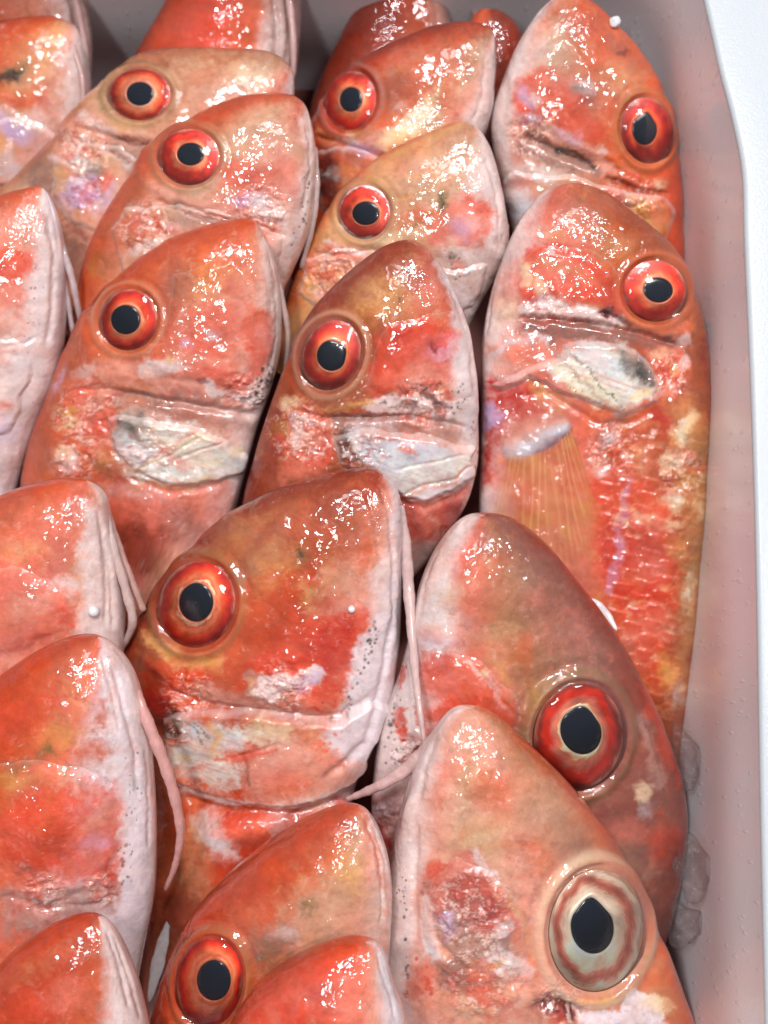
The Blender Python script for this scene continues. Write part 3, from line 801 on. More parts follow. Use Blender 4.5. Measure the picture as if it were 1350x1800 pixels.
fish(id=9, tip=(446,388), z=-6, step=2.1, eye=dict(out=(227,562,46,50,15),pup=(221,562,26,26,0),ringc='B',ring2='T',iris=[(0,'f'),(.12,'f'),(.3,'o'),(.6,'r'),(.88,'R'),(1,'D')],glow=0),
 L=[405,386,330,407,250,451,182,510,132,585,88,690,50,800,30,930,10,1100], R=[464,420,483,470,492,540,491,610,476,680,452,750,430,830,400,930,330,1100],
 cols='OooPpw', label='fish left of centre with round pink cheek, silver gill cover, glints around its eye',
 mc='ypo', plates=[('gill_cover',10,[182,735,215,725,300,745,362,752,440,800,430,835,380,850,300,860,225,825,195,790]),('cheek_plate',6,[250,640,290,560,300,480,420,440,478,520,488,600,470,690,430,705,350,680,270,665])],
 paint=[('L','O',.8,14,[446,392,400,392,330,414,250,458,190,512],20),('E','o',.6,20,(400,450,50,40,0)),('E','y',.45,16,(370,500,46,26,-20)),('E','n',.5,12,(312,495,26,34,20)),
  ('L','B',.6,10,[190,515,150,570,120,640,90,720,70,820],16),('E','P',.75,10,(372,585,56,50,0)),('E','f',.5,9,(392,565,30,28,0)),('E','M',.3,9,(385,590,26,18,0)),
  ('L','p',.55,5,[318,560,335,530,370,512,420,530,435,580,425,620,380,640,320,625],4),('E','b',.6,5,(378,590,7,6,0)),('E','v',.8,5,(333,608,8,8,0)),
  ('P','r',.75,6,[430,530,478,560,478,600,462,660,440,670,430,610]),('E','o',.6,8,(450,555,22,12,20)),
  ('P','w',.9,5,[240,640,290,625,320,640,340,650,300,662,245,668]),('P','p',.8,6,[150,635,215,635,290,665,350,675,400,685,300,690,190,680]),('E','y',.7,5,(295,632,14,6,0)),('E','o',.9,4,(246,665,8,7,0)),
  ('P','r',.6,6,[350,650,400,640,440,660,430,690,370,680]),('P','w',.9,4,[358,672,372,665,392,690,410,682,430,695,450,690,470,700,440,722,390,700,360,690]),('E','M',.6,3,(360,670,8,6,20)),
  ('P','g',.85,8,[188,680,250,690,340,690,420,720,445,750,360,748,250,725,195,712]),('E','B',.5,9,(330,725,50,10,8)),('L','m',.5,4,[190,690,260,700,300,712],3),('E','w',.5,6,(410,728,30,8,15)),
  ('P','s',.95,6,[190,735,230,722,300,742,362,755,430,800,435,825,400,842,330,848,255,850,215,815]),('P','k',.75,8,[188,735,250,725,268,755,240,770,238,790,200,765]),('E','K',.7,5,(233,765,10,9,20)),('E','K',.5,5,(205,742,16,10,0)),
  ('P','b',.8,5,[200,765,235,775,265,790,300,800,270,825,225,815]),('E','w',.9,4,(240,792,22,10,10)),('E','y',.8,3,(272,749,7,5,0)),('E','y',.8,3,(283,773,5,5,0)),('L','P',.8,3,[270,800,310,782,350,758],3),
  ('L','c',.8,4,[230,822,290,800,362,762],5),('L','g',.5,3,[285,815,340,800,380,775],6),('E','f',.6,4,(315,812,24,6,15)),('E','c',.9,4,(420,795,12,9,20)),('L','b',.9,5,[365,835,400,825,430,808],7),('E','w',.8,4,(380,833,16,6,-10)),
  ('P','p',.8,7,[125,690,150,665,190,690,195,730,190,780,160,800,130,770,135,720]),('E','f',.8,6,(140,690,20,22,20)),('E','w',.6,5,(148,650,16,9,-30)),('E','y',.8,6,(118,715,12,10,0)),('E','c',.8,6,(125,742,14,10,20)),('E','P',.8,6,(155,745,22,26,20)),('E','r',.6,6,(178,735,14,30,15)),
  ('E','v',.7,5,(105,665,7,18,15)),('E','w',.8,6,(120,810,18,16,20)),('E','y',.8,6,(112,800,10,9,0)),('E','Y',.6,8,(185,810,24,14,20)),('L','e',.4,5,[150,805,175,815,200,840],5),
  ('E','D',.6,9,(220,835,40,12,20)),('L','y',.6,5,[230,850,300,855,360,842],5),('P','P',.7,9,[180,840,300,860,400,850,420,880,400,940,300,960,200,930]),
  ('E','G',.6,12,(320,925,40,30,30)),('E','w',.5,8,(240,865,30,7,10)),('E','D',.7,12,(240,960,60,50,0)),('E','g',.5,10,(160,860,36,12,10)),
  ('P','w',.8,7,[462,430,486,470,496,560,492,640,470,700,452,720,468,640,478,560,468,490]),('D','k',[478,620,465,670,440,700],34,6,3),('D','k',[450,700,470,660],16,9,4)],
 relief=[('groove',10,7,[120,690,185,685,260,700,340,712,430,730,470,730]),('plate',5,8,[150,660,130,560,240,460,440,395,480,480,488,600,465,700,420,710,330,690]),
  ('groove',3,2.5,[235,825,300,800,360,762]),('groove',3,2.5,[285,815,350,790,400,775]),('groove',5,5,[470,430,484,500,484,590,470,660]),('groove',6,6,[190,740,200,790,230,840,300,866,400,850])],
 rough=[(155,730,75),(130,810,50),(430,690,50),(260,800,60)],
 barbels=[dict(pts=[(474,440,-22,6),(494,520,-20,7),(506,590,-30,6),(500,660,-50,5)],col=(196,164,158))])

fish(id=10, tip=(1000,-14), dorsal='R', z=-55, step=2.3, eye=dict(out=(1137,229,43,54,-8),pup=(1133,228,22,27,0),point=.16,pdir=-80,ringc='T',ring2='e',iris=[(0,'o'),(.15,'o'),(.35,'r'),(.7,'R'),(1,'M')],glow=-30),
 L=[955,12,913,72,884,140,864,205,868,270,885,340,905,420,915,540], R=[1048,6,1094,55,1140,112,1172,172,1189,240,1198,330,1203,440,1200,560],
 cols='oootpw', label='fish in the top right corner with a torn grey slit below its red cheek',
 mc='Yto', plates=[('gill_cover',6,[870,330,900,300,1010,305,1080,330,1170,345,1190,380,1170,430,1060,430,900,420])],
 paint=[('E','O',.7,16,(1010,25,50,30,20)),('E','t',.6,16,(1090,140,36,40,0)),('E','w',.5,12,(940,95,24,30,30)),('P','n',.4,12,[1060,40,1100,70,1140,120,1120,130,1080,90]),
  ('P','r',.85,7,[915,135,960,118,1010,130,1020,165,1035,205,1055,235,1040,255,1000,235,940,205,900,215,895,180]),('E','P',.8,7,(935,165,28,24,0)),('E','v',.7,5,(925,170,12,22,-20)),('E','w',.7,5,(950,178,10,8,0)),
  ('E','M',.5,8,(1025,165,18,26,-20)),('E','p',.5,6,(985,140,22,10,0)),('E','b',.55,6,(1024,152,12,8,10)),('E','e',.5,5,(1015,153,10,6,0)),
  ('P','p',.9,4,[898,215,930,200,960,215,1010,240,1050,255,1085,290,1095,320,1060,308,1058,290,1010,262,975,262,950,240,925,228,915,245,905,268,893,240]),
  ('E','v',.8,5,(930,212,20,9,10)),('E','v',.5,5,(1000,240,24,8,25)),('E','w',.7,4,(1062,258,9,7,0)),
  ('P','g',.95,5,[925,232,950,245,985,268,1030,280,1055,290,1058,303,1020,298,960,278,915,272,905,265]),('L','k',.85,3,[975,262,1010,268,1045,287],5),('L','k',.5,3,[932,232,955,242],4),
  ('P','w',.75,7,[880,225,900,235,905,280,960,285,1000,300,960,320,900,310,878,280]),('D','k',[960,285,1010,305],10,4,1.8),('E','M',.5,7,(925,318,28,10,-15)),
  ('E','b',.95,7,(914,362,26,20,-10)),('E','w',.8,6,(905,350,20,12,0)),('E','P',.8,8,(1110,315,30,14,20)),('P','o',.9,6,[1090,295,1120,300,1170,310,1172,340,1130,330,1085,320]),('E','c',.8,5,(1165,328,9,12,0)),
  ('L','m',.6,4,[1070,318,1110,330,1165,345],4),('P','y',.9,6,[1098,348,1165,352,1172,400,1160,425,1130,400,1108,378]),('P','f',.6,5,[1140,350,1170,355,1172,400,1150,395]),('E','c',.7,4,(1150,415,14,8,30)),('E','g',.7,6,(1085,355,16,20,20)),('L','B',.5,3,[1125,370,1165,378],2),
  ('P','r',.5,8,[1172,300,1200,300,1205,450,1180,450]),('E','m',.7,4,(1102,90,11,7,10)),
  ('P','w',.75,9,[905,80,875,140,862,205,872,260,885,260,890,200,905,140,930,90])],
 relief=[('groove',15,7,[915,240,950,252,1000,275,1052,294]),('plate',6,5,[895,210,900,130,1000,60,1100,180,1090,290,1050,268,990,248,940,222]),('groove',8,5,[1060,312,1110,328,1180,345]),('bump',6,(905,350,28,22,0))],
 rough=[(930,240,50),(1110,350,60)])

fish(id=12, tip=(833,220), z=-18, step=2.2, eye=dict(out=(641,373,41,44,0),pup=(643,375,24,21,0),ringc='g',ring2='e',iris=[(0,'f'),(.12,'o'),(.4,'r'),(.75,'r'),(.92,'R'),(1,'w')],glow=-60),
 L=[795,218,732,244,665,280,611,325,568,385,536,440,508,520,480,640], R=[860,255,877,310,889,370,894,425,876,480,842,540,800,620,720,740],
 cols='oYttww', stops=(0,.12,.35,.6,.85,1), mc='tyo', label='palest yellowish tan fish, small olive spot beside the pink patch on its cheek',
 plates=[('gill_cover',6,[540,455,590,435,660,440,700,450,800,470,860,460,850,520,760,600,600,560,520,520])],
 paint=[('E','o',.4,14,(740,262,60,10,-22)),('E','y',.55,9,(765,303,10,10,0)),('L','y',.5,5,[715,310,745,311],4),('E','y',.4,9,(710,345,16,9,-30)),('E','p',.4,12,(735,300,50,20,0)),
  ('P','P',.9,8,[800,355,830,335,862,352,866,390,858,430,835,440,790,420,760,440,740,400,770,375]),('P','r',.5,7,[820,335,862,352,864,375,820,365]),('E','v',.5,7,(815,400,20,16,0)),('E','w',.35,6,(835,390,10,16,0)),('E','P',.5,9,(770,415,26,20,0)),
  ('E','o',.65,9,(745,378,28,16,15)),('E','r',.4,8,(715,385,22,14,0)),('E','e',.95,5,(783,357,10,19,5)),('E','k',.4,4,(784,362,5,12,5)),('E','e',.6,3,(732,394,5,5,0)),
  ('E','c',.6,6,(690,425,40,8,-15)),('P','p',.8,6,[560,430,600,435,650,440,640,470,590,470,550,460]),('L','w',.9,4,[572,425,600,440,650,452],4),('L','r',.5,3,[570,440,620,452,650,455],3),('L','M',.4,3,[585,470,640,462],3),
  ('E','f',.6,7,(575,485,30,14,10)),('E','c',.6,5,(600,500,26,8,-5)),('E','w',.7,5,(560,520,14,12,0)),('E','p',.6,8,(560,460,20,14,0)),('L','w',.8,4,[574,450,578,478],4),
  ('P','g',.6,10,[770,450,830,455,880,420,890,470,850,530,790,500]),('D','k',[790,455,815,490],24,9,2.4),('E','K',.7,3,(793,455,8,6,0)),('E','f',.5,5,(800,470,14,8,20)),('E','s',.4,6,(825,470,10,10,0)),('L','g',.6,4,[868,410,878,420,885,410],3)],
 relief=[('groove',7,5,[550,450,620,448,690,440,740,446]),('plate',4,8,[560,440,590,340,820,230,870,300,880,420,800,450,700,440]),('groove',4,4,[850,270,872,340,876,410]),('groove',3,3,[560,465,640,458])],
 rough=[(580,480,60)],
 barbels=[dict(pts=[(888,395,-5,8),(884,440,0,9),(855,490,-5,8),(828,545,-25,5)],col=(214,186,178)),dict(pts=[(880,455,-14,7),(850,510,-20,7),(822,560,-40,5)],col=(190,156,150))])

fish(id=14, tip=(738,427), z=42, step=2.1, eye=dict(out=(583,624,47,58,20),pup=(583,625,26,27,0),ringc='n',ring2='t',iris=[(0,'f'),(.12,'f'),(.32,'o'),(.55,'r'),(.85,'R'),(1,'D')],point=.06,pdir=-30,glow=-40),
 L=[700,424,645,453,582,506,531,570,502,640,475,715,448,800,425,900,420,1050], R=[767,455,801,515,826,580,837,660,841,740,839,820,815,895,760,975,640,1110],
 cols='DBBPpw', mc='yop', label='fish near the centre with bright white and silver gill plates under its red cheek',
 plates=[('gill_cover',12,[585,765,640,752,760,765,838,785,836,835,800,868,745,885,712,878,650,850,600,820]),('cheek_plate',6,[655,610,680,560,800,540,828,620,835,700,790,700,745,690,660,705,640,680])],
 paint=[('L','D',.9,14,[742,432,700,432,645,460,590,506],26),('E','y',.5,18,(670,520,40,34,-30)),('E','Y',.5,14,(720,540,34,20,0)),('E','o',.7,12,(765,545,36,24,0)),('L','O',.6,9,[740,435,765,500,785,560],14),
  ('E','k',.7,3,(702,527,7,4,30)),('P','r',.9,8,[662,595,700,578,750,565,800,580,805,620,795,660,760,680,700,680,655,700,650,640]),('E','R',.55,8,(705,595,18,16,0)),('E','O',.7,7,(675,610,16,20,0)),('E','P',.6,9,(780,650,30,22,0)),('E','p',.5,8,(740,660,36,20,0)),('E','v',.4,7,(770,610,22,20,0)),
  ('E','R',.8,4,(760,602,14,9,0)),('E','M',.7,3,(757,604,4,6,0)),('E','r',.7,4,(775,600,10,8,0)),('E','f',.6,8,(690,660,30,14,0)),('E','k',.7,2,(775,671,4,3,0)),
  ('P','W',.95,7,[768,462,800,520,822,590,833,680,838,760,820,770,812,700,805,640,800,580,780,520]),('P','w',.6,9,[790,560,835,560,838,740,800,740,790,660]),
  ('P','w',.95,4,[650,700,690,690,735,690,745,682,775,700,800,705,812,745,780,745,760,728,730,728,690,735,645,728]),
  ('P','G',.95,3,[680,712,710,700,728,700,726,712,700,718]),('P','G',.95,3,[733,680,750,688,765,692,772,708,790,720,782,730,760,714,742,702]),('E','K',.8,2,(745,685,5,3,0)),('E','K',.8,2,(771,674,4,3,0)),('E','K',.7,2,(672,703,6,2,-20)),('E','r',.7,3,(788,692,5,12,-25)),
  ('L','r',.5,3,[600,728,660,732,720,728],4),('L','y',.7,5,[555,712,600,722,650,708],5),('L','m',.7,2.5,[560,733,640,735,710,730,760,722],2.5),
  ('P','g',.9,7,[570,737,660,738,740,732,800,740,830,765,780,775,700,765,620,758,575,755]),('E','B',.4,8,(720,752,60,8,5)),('P','W',.5,7,[620,745,700,740,700,756,640,760]),
  ('P','W',.95,5,[618,765,680,768,760,775,825,790,836,830,800,862,745,878,712,872,680,840,640,812]),('P','b',.85,5,[625,765,700,770,770,785,800,790,740,815,690,830,640,800]),('P','s',.8,5,[690,830,770,815,830,800,828,820,780,845,720,862]),
  ('P','P',.9,4,[708,775,725,785,738,795,735,803,718,800,708,788]),('E','f',.8,3,(652,794,4,4,0)),('L','p',.9,3,[700,870,740,850,790,838,825,815],4),('L','s',.8,3,[690,822,770,808,825,795],3),('E','g',.6,5,(770,832,26,6,-15)),
  ('P','k',.75,5,[590,768,615,762,625,785,640,800,620,805,600,795]),('L','k',.6,2,[615,790,660,822],1.5),('L','k',.6,2,[608,798,650,830],1.5),('L','k',.5,2,[625,765,690,790],1.5),('L','w',.9,2.5,[592,775,600,800,620,792,625,806],3),
  ('P','f',.8,7,[505,720,555,700,590,745,590,800,560,840,500,840,495,780]),('E','c',.8,5,(515,715,18,14,0)),('E','w',.9,5,(520,762,14,22,20)),('E','r',.7,7,(565,800,24,24,0)),('E','p',.8,5,(545,770,20,16,0)),('L','w',.7,3,[520,735,560,745,585,750],4),('L','w',.8,2.5,[540,790,560,800,575,785],2.5),
  ('E','m',.5,4,(530,740,20,5,10)),('E','y',.6,6,(492,750,12,12,0)),('E','M',.5,7,(480,790,14,40,10)),('L','B',.7,9,[505,640,480,710,455,790],14),('E','o',.8,4,(582,752,8,8,40)),
  ('P','R',.8,8,[700,885,760,885,820,850,835,860,800,930,760,960,720,950,700,920]),('E','P',.7,7,(750,910,26,18,0)),('L','p',.6,4,[740,890,770,920,760,950],4),('E','g',.6,8,(725,960,40,16,20)),('E','M',.6,8,(800,905,16,18,0)),
  ('D','k',[800,670,812,700,795,720],22,6,2.2),('D','M',[832,740,838,800],14,3,2)],
 relief=[('groove',10,5,[520,722,570,736,650,737,720,732,800,745,832,755]),('plate',5,7,[540,705,500,600,640,470,740,430,830,600,838,720,780,722,640,728]),('groove',9,5,[735,692,765,712,795,722]),
  ('groove',4,2.5,[700,868,745,848,800,835,828,812]),('groove',3,2.5,[690,822,760,810,820,795]),('groove',5,5,[772,470,805,540,825,620,830,700]),('bump',5,(722,790,20,14,20)),('groove',6,6,[600,800,650,850,712,885,745,892,800,875,838,838])],
 rough=[(530,760,70),(740,710,60),(640,800,50)])

fish(id=13, tip=(1003,322), dorsal='R', z=-15, k=.36, step=2.1,  T=88, eye=dict(out=(1151,511,51,50,0),pup=(1157,510,26,22,5),ringc='O',ring2='o',iris=[(0,'f'),(.10,'f'),(.25,'o'),(.5,'r'),(.85,'r'),(1,'D')],glow=-60),
 L=[955,338,915,385,885,450,862,520,848,600,846,690,845,800,842,900,850,1020,900,1150,960,1300,1000,1500], R=[1055,334,1111,372,1171,425,1212,480,1233,550,1250,650,1262,760,1260,860,1250,980,1233,1110,1212,1260,1180,1450],
 cols='BBoPPw', mc='pyo', label='whole fish lying along the foam wall, its orange pectoral fin and scaly flank in view',
 plates=[('gill_cover',12,[860,680,905,655,985,625,1000,600,1060,598,1120,612,1150,650,1160,705,1125,728,1085,735,1040,715,985,690,930,668,890,690]),('cheek_plate',6,[905,455,950,425,1040,430,1095,480,1105,560,1060,548,1000,545,900,530])],
 paint=[('E','n',.5,18,(1010,360,50,30,0)),('E','o',.4,12,(975,365,12,26,25)),('E','w',.55,14,(925,430,26,50,25)),('E','Y',.5,14,(1085,430,30,28,30)),('E','e',.35,10,(1060,410,18,30,0)),('E','D',.5,16,(1110,400,20,34,-40)),
  ('P','r',.95,7,[918,470,935,440,980,430,1030,440,1065,470,1095,510,1100,550,1075,552,1050,535,1000,520,960,520,915,535,908,500]),('P','f',.75,5,[935,455,1000,450,1050,480,1060,510,1000,505,940,500]),('E','c',.7,4,(925,480,12,22,10)),('E','c',.6,4,(945,510,12,18,-20)),('E','y',.5,5,(1000,480,30,5,20)),('E','c',.5,4,(975,460,22,4,10)),('E','O',.6,6,(1070,500,14,26,-30)),('E','v',.5,5,(955,530,20,8,10)),
  ('P','w',.95,4,[900,535,930,530,985,525,1040,540,1055,550,1090,560,1100,580,1060,575,1010,555,960,560,905,550]),('P','c',.5,9,[870,520,905,520,905,560,870,580]),('E','K',.0,4,(0,0,1,1,0)),
  ('P','M',.95,3,[1048,546,1068,540,1080,550,1088,565,1070,560,1055,556]),('E','k',.7,3,(1062,549,10,5,10)),('E','k',.6,3,(1098,570,12,4,30)),
  ('P','G',.85,8,[910,555,960,560,1010,562,1080,575,1150,590,1200,600,1210,620,1150,615,1050,600,980,600,920,590]),('P','n',.5,8,[920,555,1050,570,1040,590,930,585]),('D','k',[950,570,1000,560,1080,580],16,6,1.8),('L','k',.6,3,[1095,572,1140,588,1195,606],3),
  ('P','o',.8,6,[1100,560,1140,575,1190,590,1215,600,1215,570,1160,575]),('E','w',.6,5,(1205,600,14,14,0)),('E','f',.6,7,(1140,590,26,7,15)),
  ('P','p',.75,8,[850,600,900,590,960,600,985,620,940,650,880,660,850,650]),('E','w',.9,6,(870,600,14,14,0)),('P','f',.7,6,[885,608,960,610,985,630,950,650,900,640]),('L','W',.8,5,[860,640,900,605,960,598],6),
  ('P','s',.95,5,[1000,612,1060,605,1110,618,1140,650,1152,700,1120,715,1085,722,1040,706,985,672,960,640,985,632]),('P','S',.85,5,[975,635,1010,635,1060,680,1088,715,1040,705,990,675]),('P','c',.7,4,[985,655,1020,680,1050,700,1000,690]),('P','b',.75,5,[1010,610,1060,605,1090,625,1100,660,1060,660,1030,640]),('E','w',.8,4,(1050,635,22,14,30)),('E','c',.9,4,(1125,695,18,12,-10)),
  ('P','k',.85,9,[1085,615,1120,625,1140,650,1148,685,1120,670,1100,650,1090,640]),('E','K',.6,8,(1128,650,14,22,-20)),('L','k',.8,1.6,[1000,610,1040,660,1090,722],1.4),('L','g',.7,3,[975,605,1010,650,1055,705],5),('D','B',[990,680,1050,710,1120,722],24,4,2),  # dark area on the gill cover is shadow painted into the colour
  ('P','f',.9,6,[1135,620,1160,610,1205,615,1215,650,1210,690,1180,705,1150,700,1148,660]),('E','R',.6,6,(1170,665,16,14,0)),('E','y',.7,5,(1185,655,9,12,0)),('E','w',.7,4,(1205,640,7,18,0)),('E','p',.6,5,(1165,690,14,10,0)),('E','c',.6,5,(1160,625,16,9,0)),('E','M',.5,5,(1205,690,12,14,0)),
  ('P','w',.85,8,[848,620,880,660,930,668,900,690,850,670]),('P','R',.9,9,[848,655,880,660,940,690,960,720,900,740,870,780,860,850,845,850]),('P','v',.9,6,[850,720,870,712,885,740,870,760,850,765]),('P','y',.6,8,[925,670,980,690,1000,715,985,730,950,700]),('P','P',.5,8,[920,700,990,700,1000,740,920,740]),
  ('E','G',.7,6,(1085,735,24,6,-10)),('E','g',.7,7,(1065,765,22,16,30)),('E','b',.6,5,(1070,770,9,16,50)),('E','O',.7,6,(1075,805,22,7,0)),('E','R',.8,8,(1160,745,16,26,-20)),('E','y',.6,6,(1185,770,14,14,0)),
  ('P','r',.75,14,[1040,850,1080,820,1180,860,1190,1000,1180,1200,1120,1180,1080,1080,1040,960]),('P','R',.6,12,[1060,900,1150,930,1160,1100,1100,1080,1060,1000]),('E','P',.6,12,(1130,1000,34,26,10)),('E','P',.6,12,(1160,1100,30,24,10)),('E','p',.5,9,(1150,920,24,10,10)),('E','o',.6,8,(1110,1010,22,16,0)),('E','o',.6,8,(1115,1060,20,14,0)),
  ('E','p',.8,6,(1055,820,24,10,20)),('E','w',.7,5,(1050,828,14,7,20)),('L','v',.4,4,[1105,840,1095,920,1075,1000,1070,1040],5),('L','w',.4,3,[1095,860,1085,930],3),
  ('P','Y',.55,12,[1185,720,1215,700,1250,760,1255,900,1235,1050,1210,1240,1175,1250,1195,1100,1200,960,1180,860]),('P','e',.4,12,[1215,760,1250,760,1250,900,1225,1060,1205,1200,1200,1000,1225,880]),
  ('E','S',.9,5,(1195,765,14,14,0)),('E','S',.9,5,(1185,812,15,16,0)),('E','S',.8,5,(1180,880,15,12,30)),('E','c',.7,5,(1215,740,10,16,0)),('E','y',.8,6,(1225,830,14,12,0)),('E','y',.7,6,(1200,850,14,18,0)),('E','c',.6,5,(1225,905,10,16,0)),('E','y',.8,6,(1185,960,9,18,0)),('E','o',.8,6,(1180,950,8,12,0)),('E','S',.5,6,(1210,1040,9,22,0)),('E','b',.5,5,(1190,1225,8,14,0)),('E','y',.8,6,(1175,1180,10,26,0)),('E','o',.6,6,(1150,880,12,20,0)),('E','c',.6,5,(1180,920,10,8,0)),
  ('S',[1040,850,1110,760,1255,740,1258,900,1230,1100,1205,1280,1080,1280,1040,1000]),('L','D',.8,8,[1240,600,1256,700,1262,800,1258,900,1245,1040,1225,1160,1212,1260],7),('L','p',.5,3,[1140,1000,1190,1020],2),('L','p',.4,3,[1125,1060,1180,1080],2)],
 relief=[('groove',10,6,[905,558,980,562,1060,572,1130,590,1205,612]),('plate',5,6,[880,560,900,440,1000,340,1150,420,1225,540,1215,600,1140,585,1060,560,960,552]),('groove',10,5,[1045,548,1072,553,1100,572]),
  ('scales',3.2,[1040,840,1120,740,1255,740,1250,900,1225,1100,1200,1280,1080,1280,1050,1000]),('groove',6,6,[900,700,960,690,1000,715,1050,745,1110,742,1165,715]),('bump',8,(1070,770,26,18,40)),('groove',3,3,[1105,830,1080,930,1068,1040]),('groove',5,4,[880,430,862,520,852,600])],
 rough=[(1175,660,45),(960,540,40),(1080,790,60),(1200,830,50)])

fish(id=15, tip=(152,846), z=-20, step=2.3,
 L=[112,841,52,852,-18,880,-95,940,-160,1020,-200,1150,-220,1300], R=[184,874,195,930,207,1000,215,1070,214,1150,202,1280,150,1400],
 cols='OofPpw', stops=(0,.2,.42,.64,.84,1), mc='ypw', label='fish on the left edge with a white bead stuck on its pale jaw',
 plates=[('cheek_plate',6,[-60,1010,20,990,90,1010,135,1060,120,1110,40,1150,-60,1160])],
 paint=[('E','O',.6,16,(110,870,60,14,0)),('E','o',.5,16,(50,920,60,30,-10)),('E','Y',.5,12,(50,970,40,20,0)),('E','o',.6,10,(130,960,16,40,0)),('P','P',.8,9,[0,1010,70,1000,110,1040,130,1080,110,1120,20,1150,-60,1180,-60,1040]),('E','p',.6,9,(50,1060,40,22,-20)),('E','w',.8,7,(115,1028,26,13,15)),('E','r',.55,7,(115,1080,14,24,-20)),('E','r',.5,10,(80,1120,36,16,-20)),('E','p',.6,7,(10,1160,40,12,-20)),
  ('P','w',.9,8,[142,870,168,890,185,960,200,1040,205,1150,130,1130,148,1070,138,1000,140,930])],
 relief=[('groove',6,5,[170,890,182,960,188,1040,186,1110]),('groove',5,5,[186,960,196,1030,200,1110]),('bump',6,(40,1060,70,50,-10))],
 barbels=[dict(pts=[(186,900,-6,7),(202,970,6,9),(222,1040,6,10),(233,1095,0,9),(212,1145,-26,5)],col=(214,184,178)),dict(pts=[(188,895,-20,6),(212,970,-10,8),(235,1030,-10,8),(252,1072,-16,7)],col=(206,160,150))])

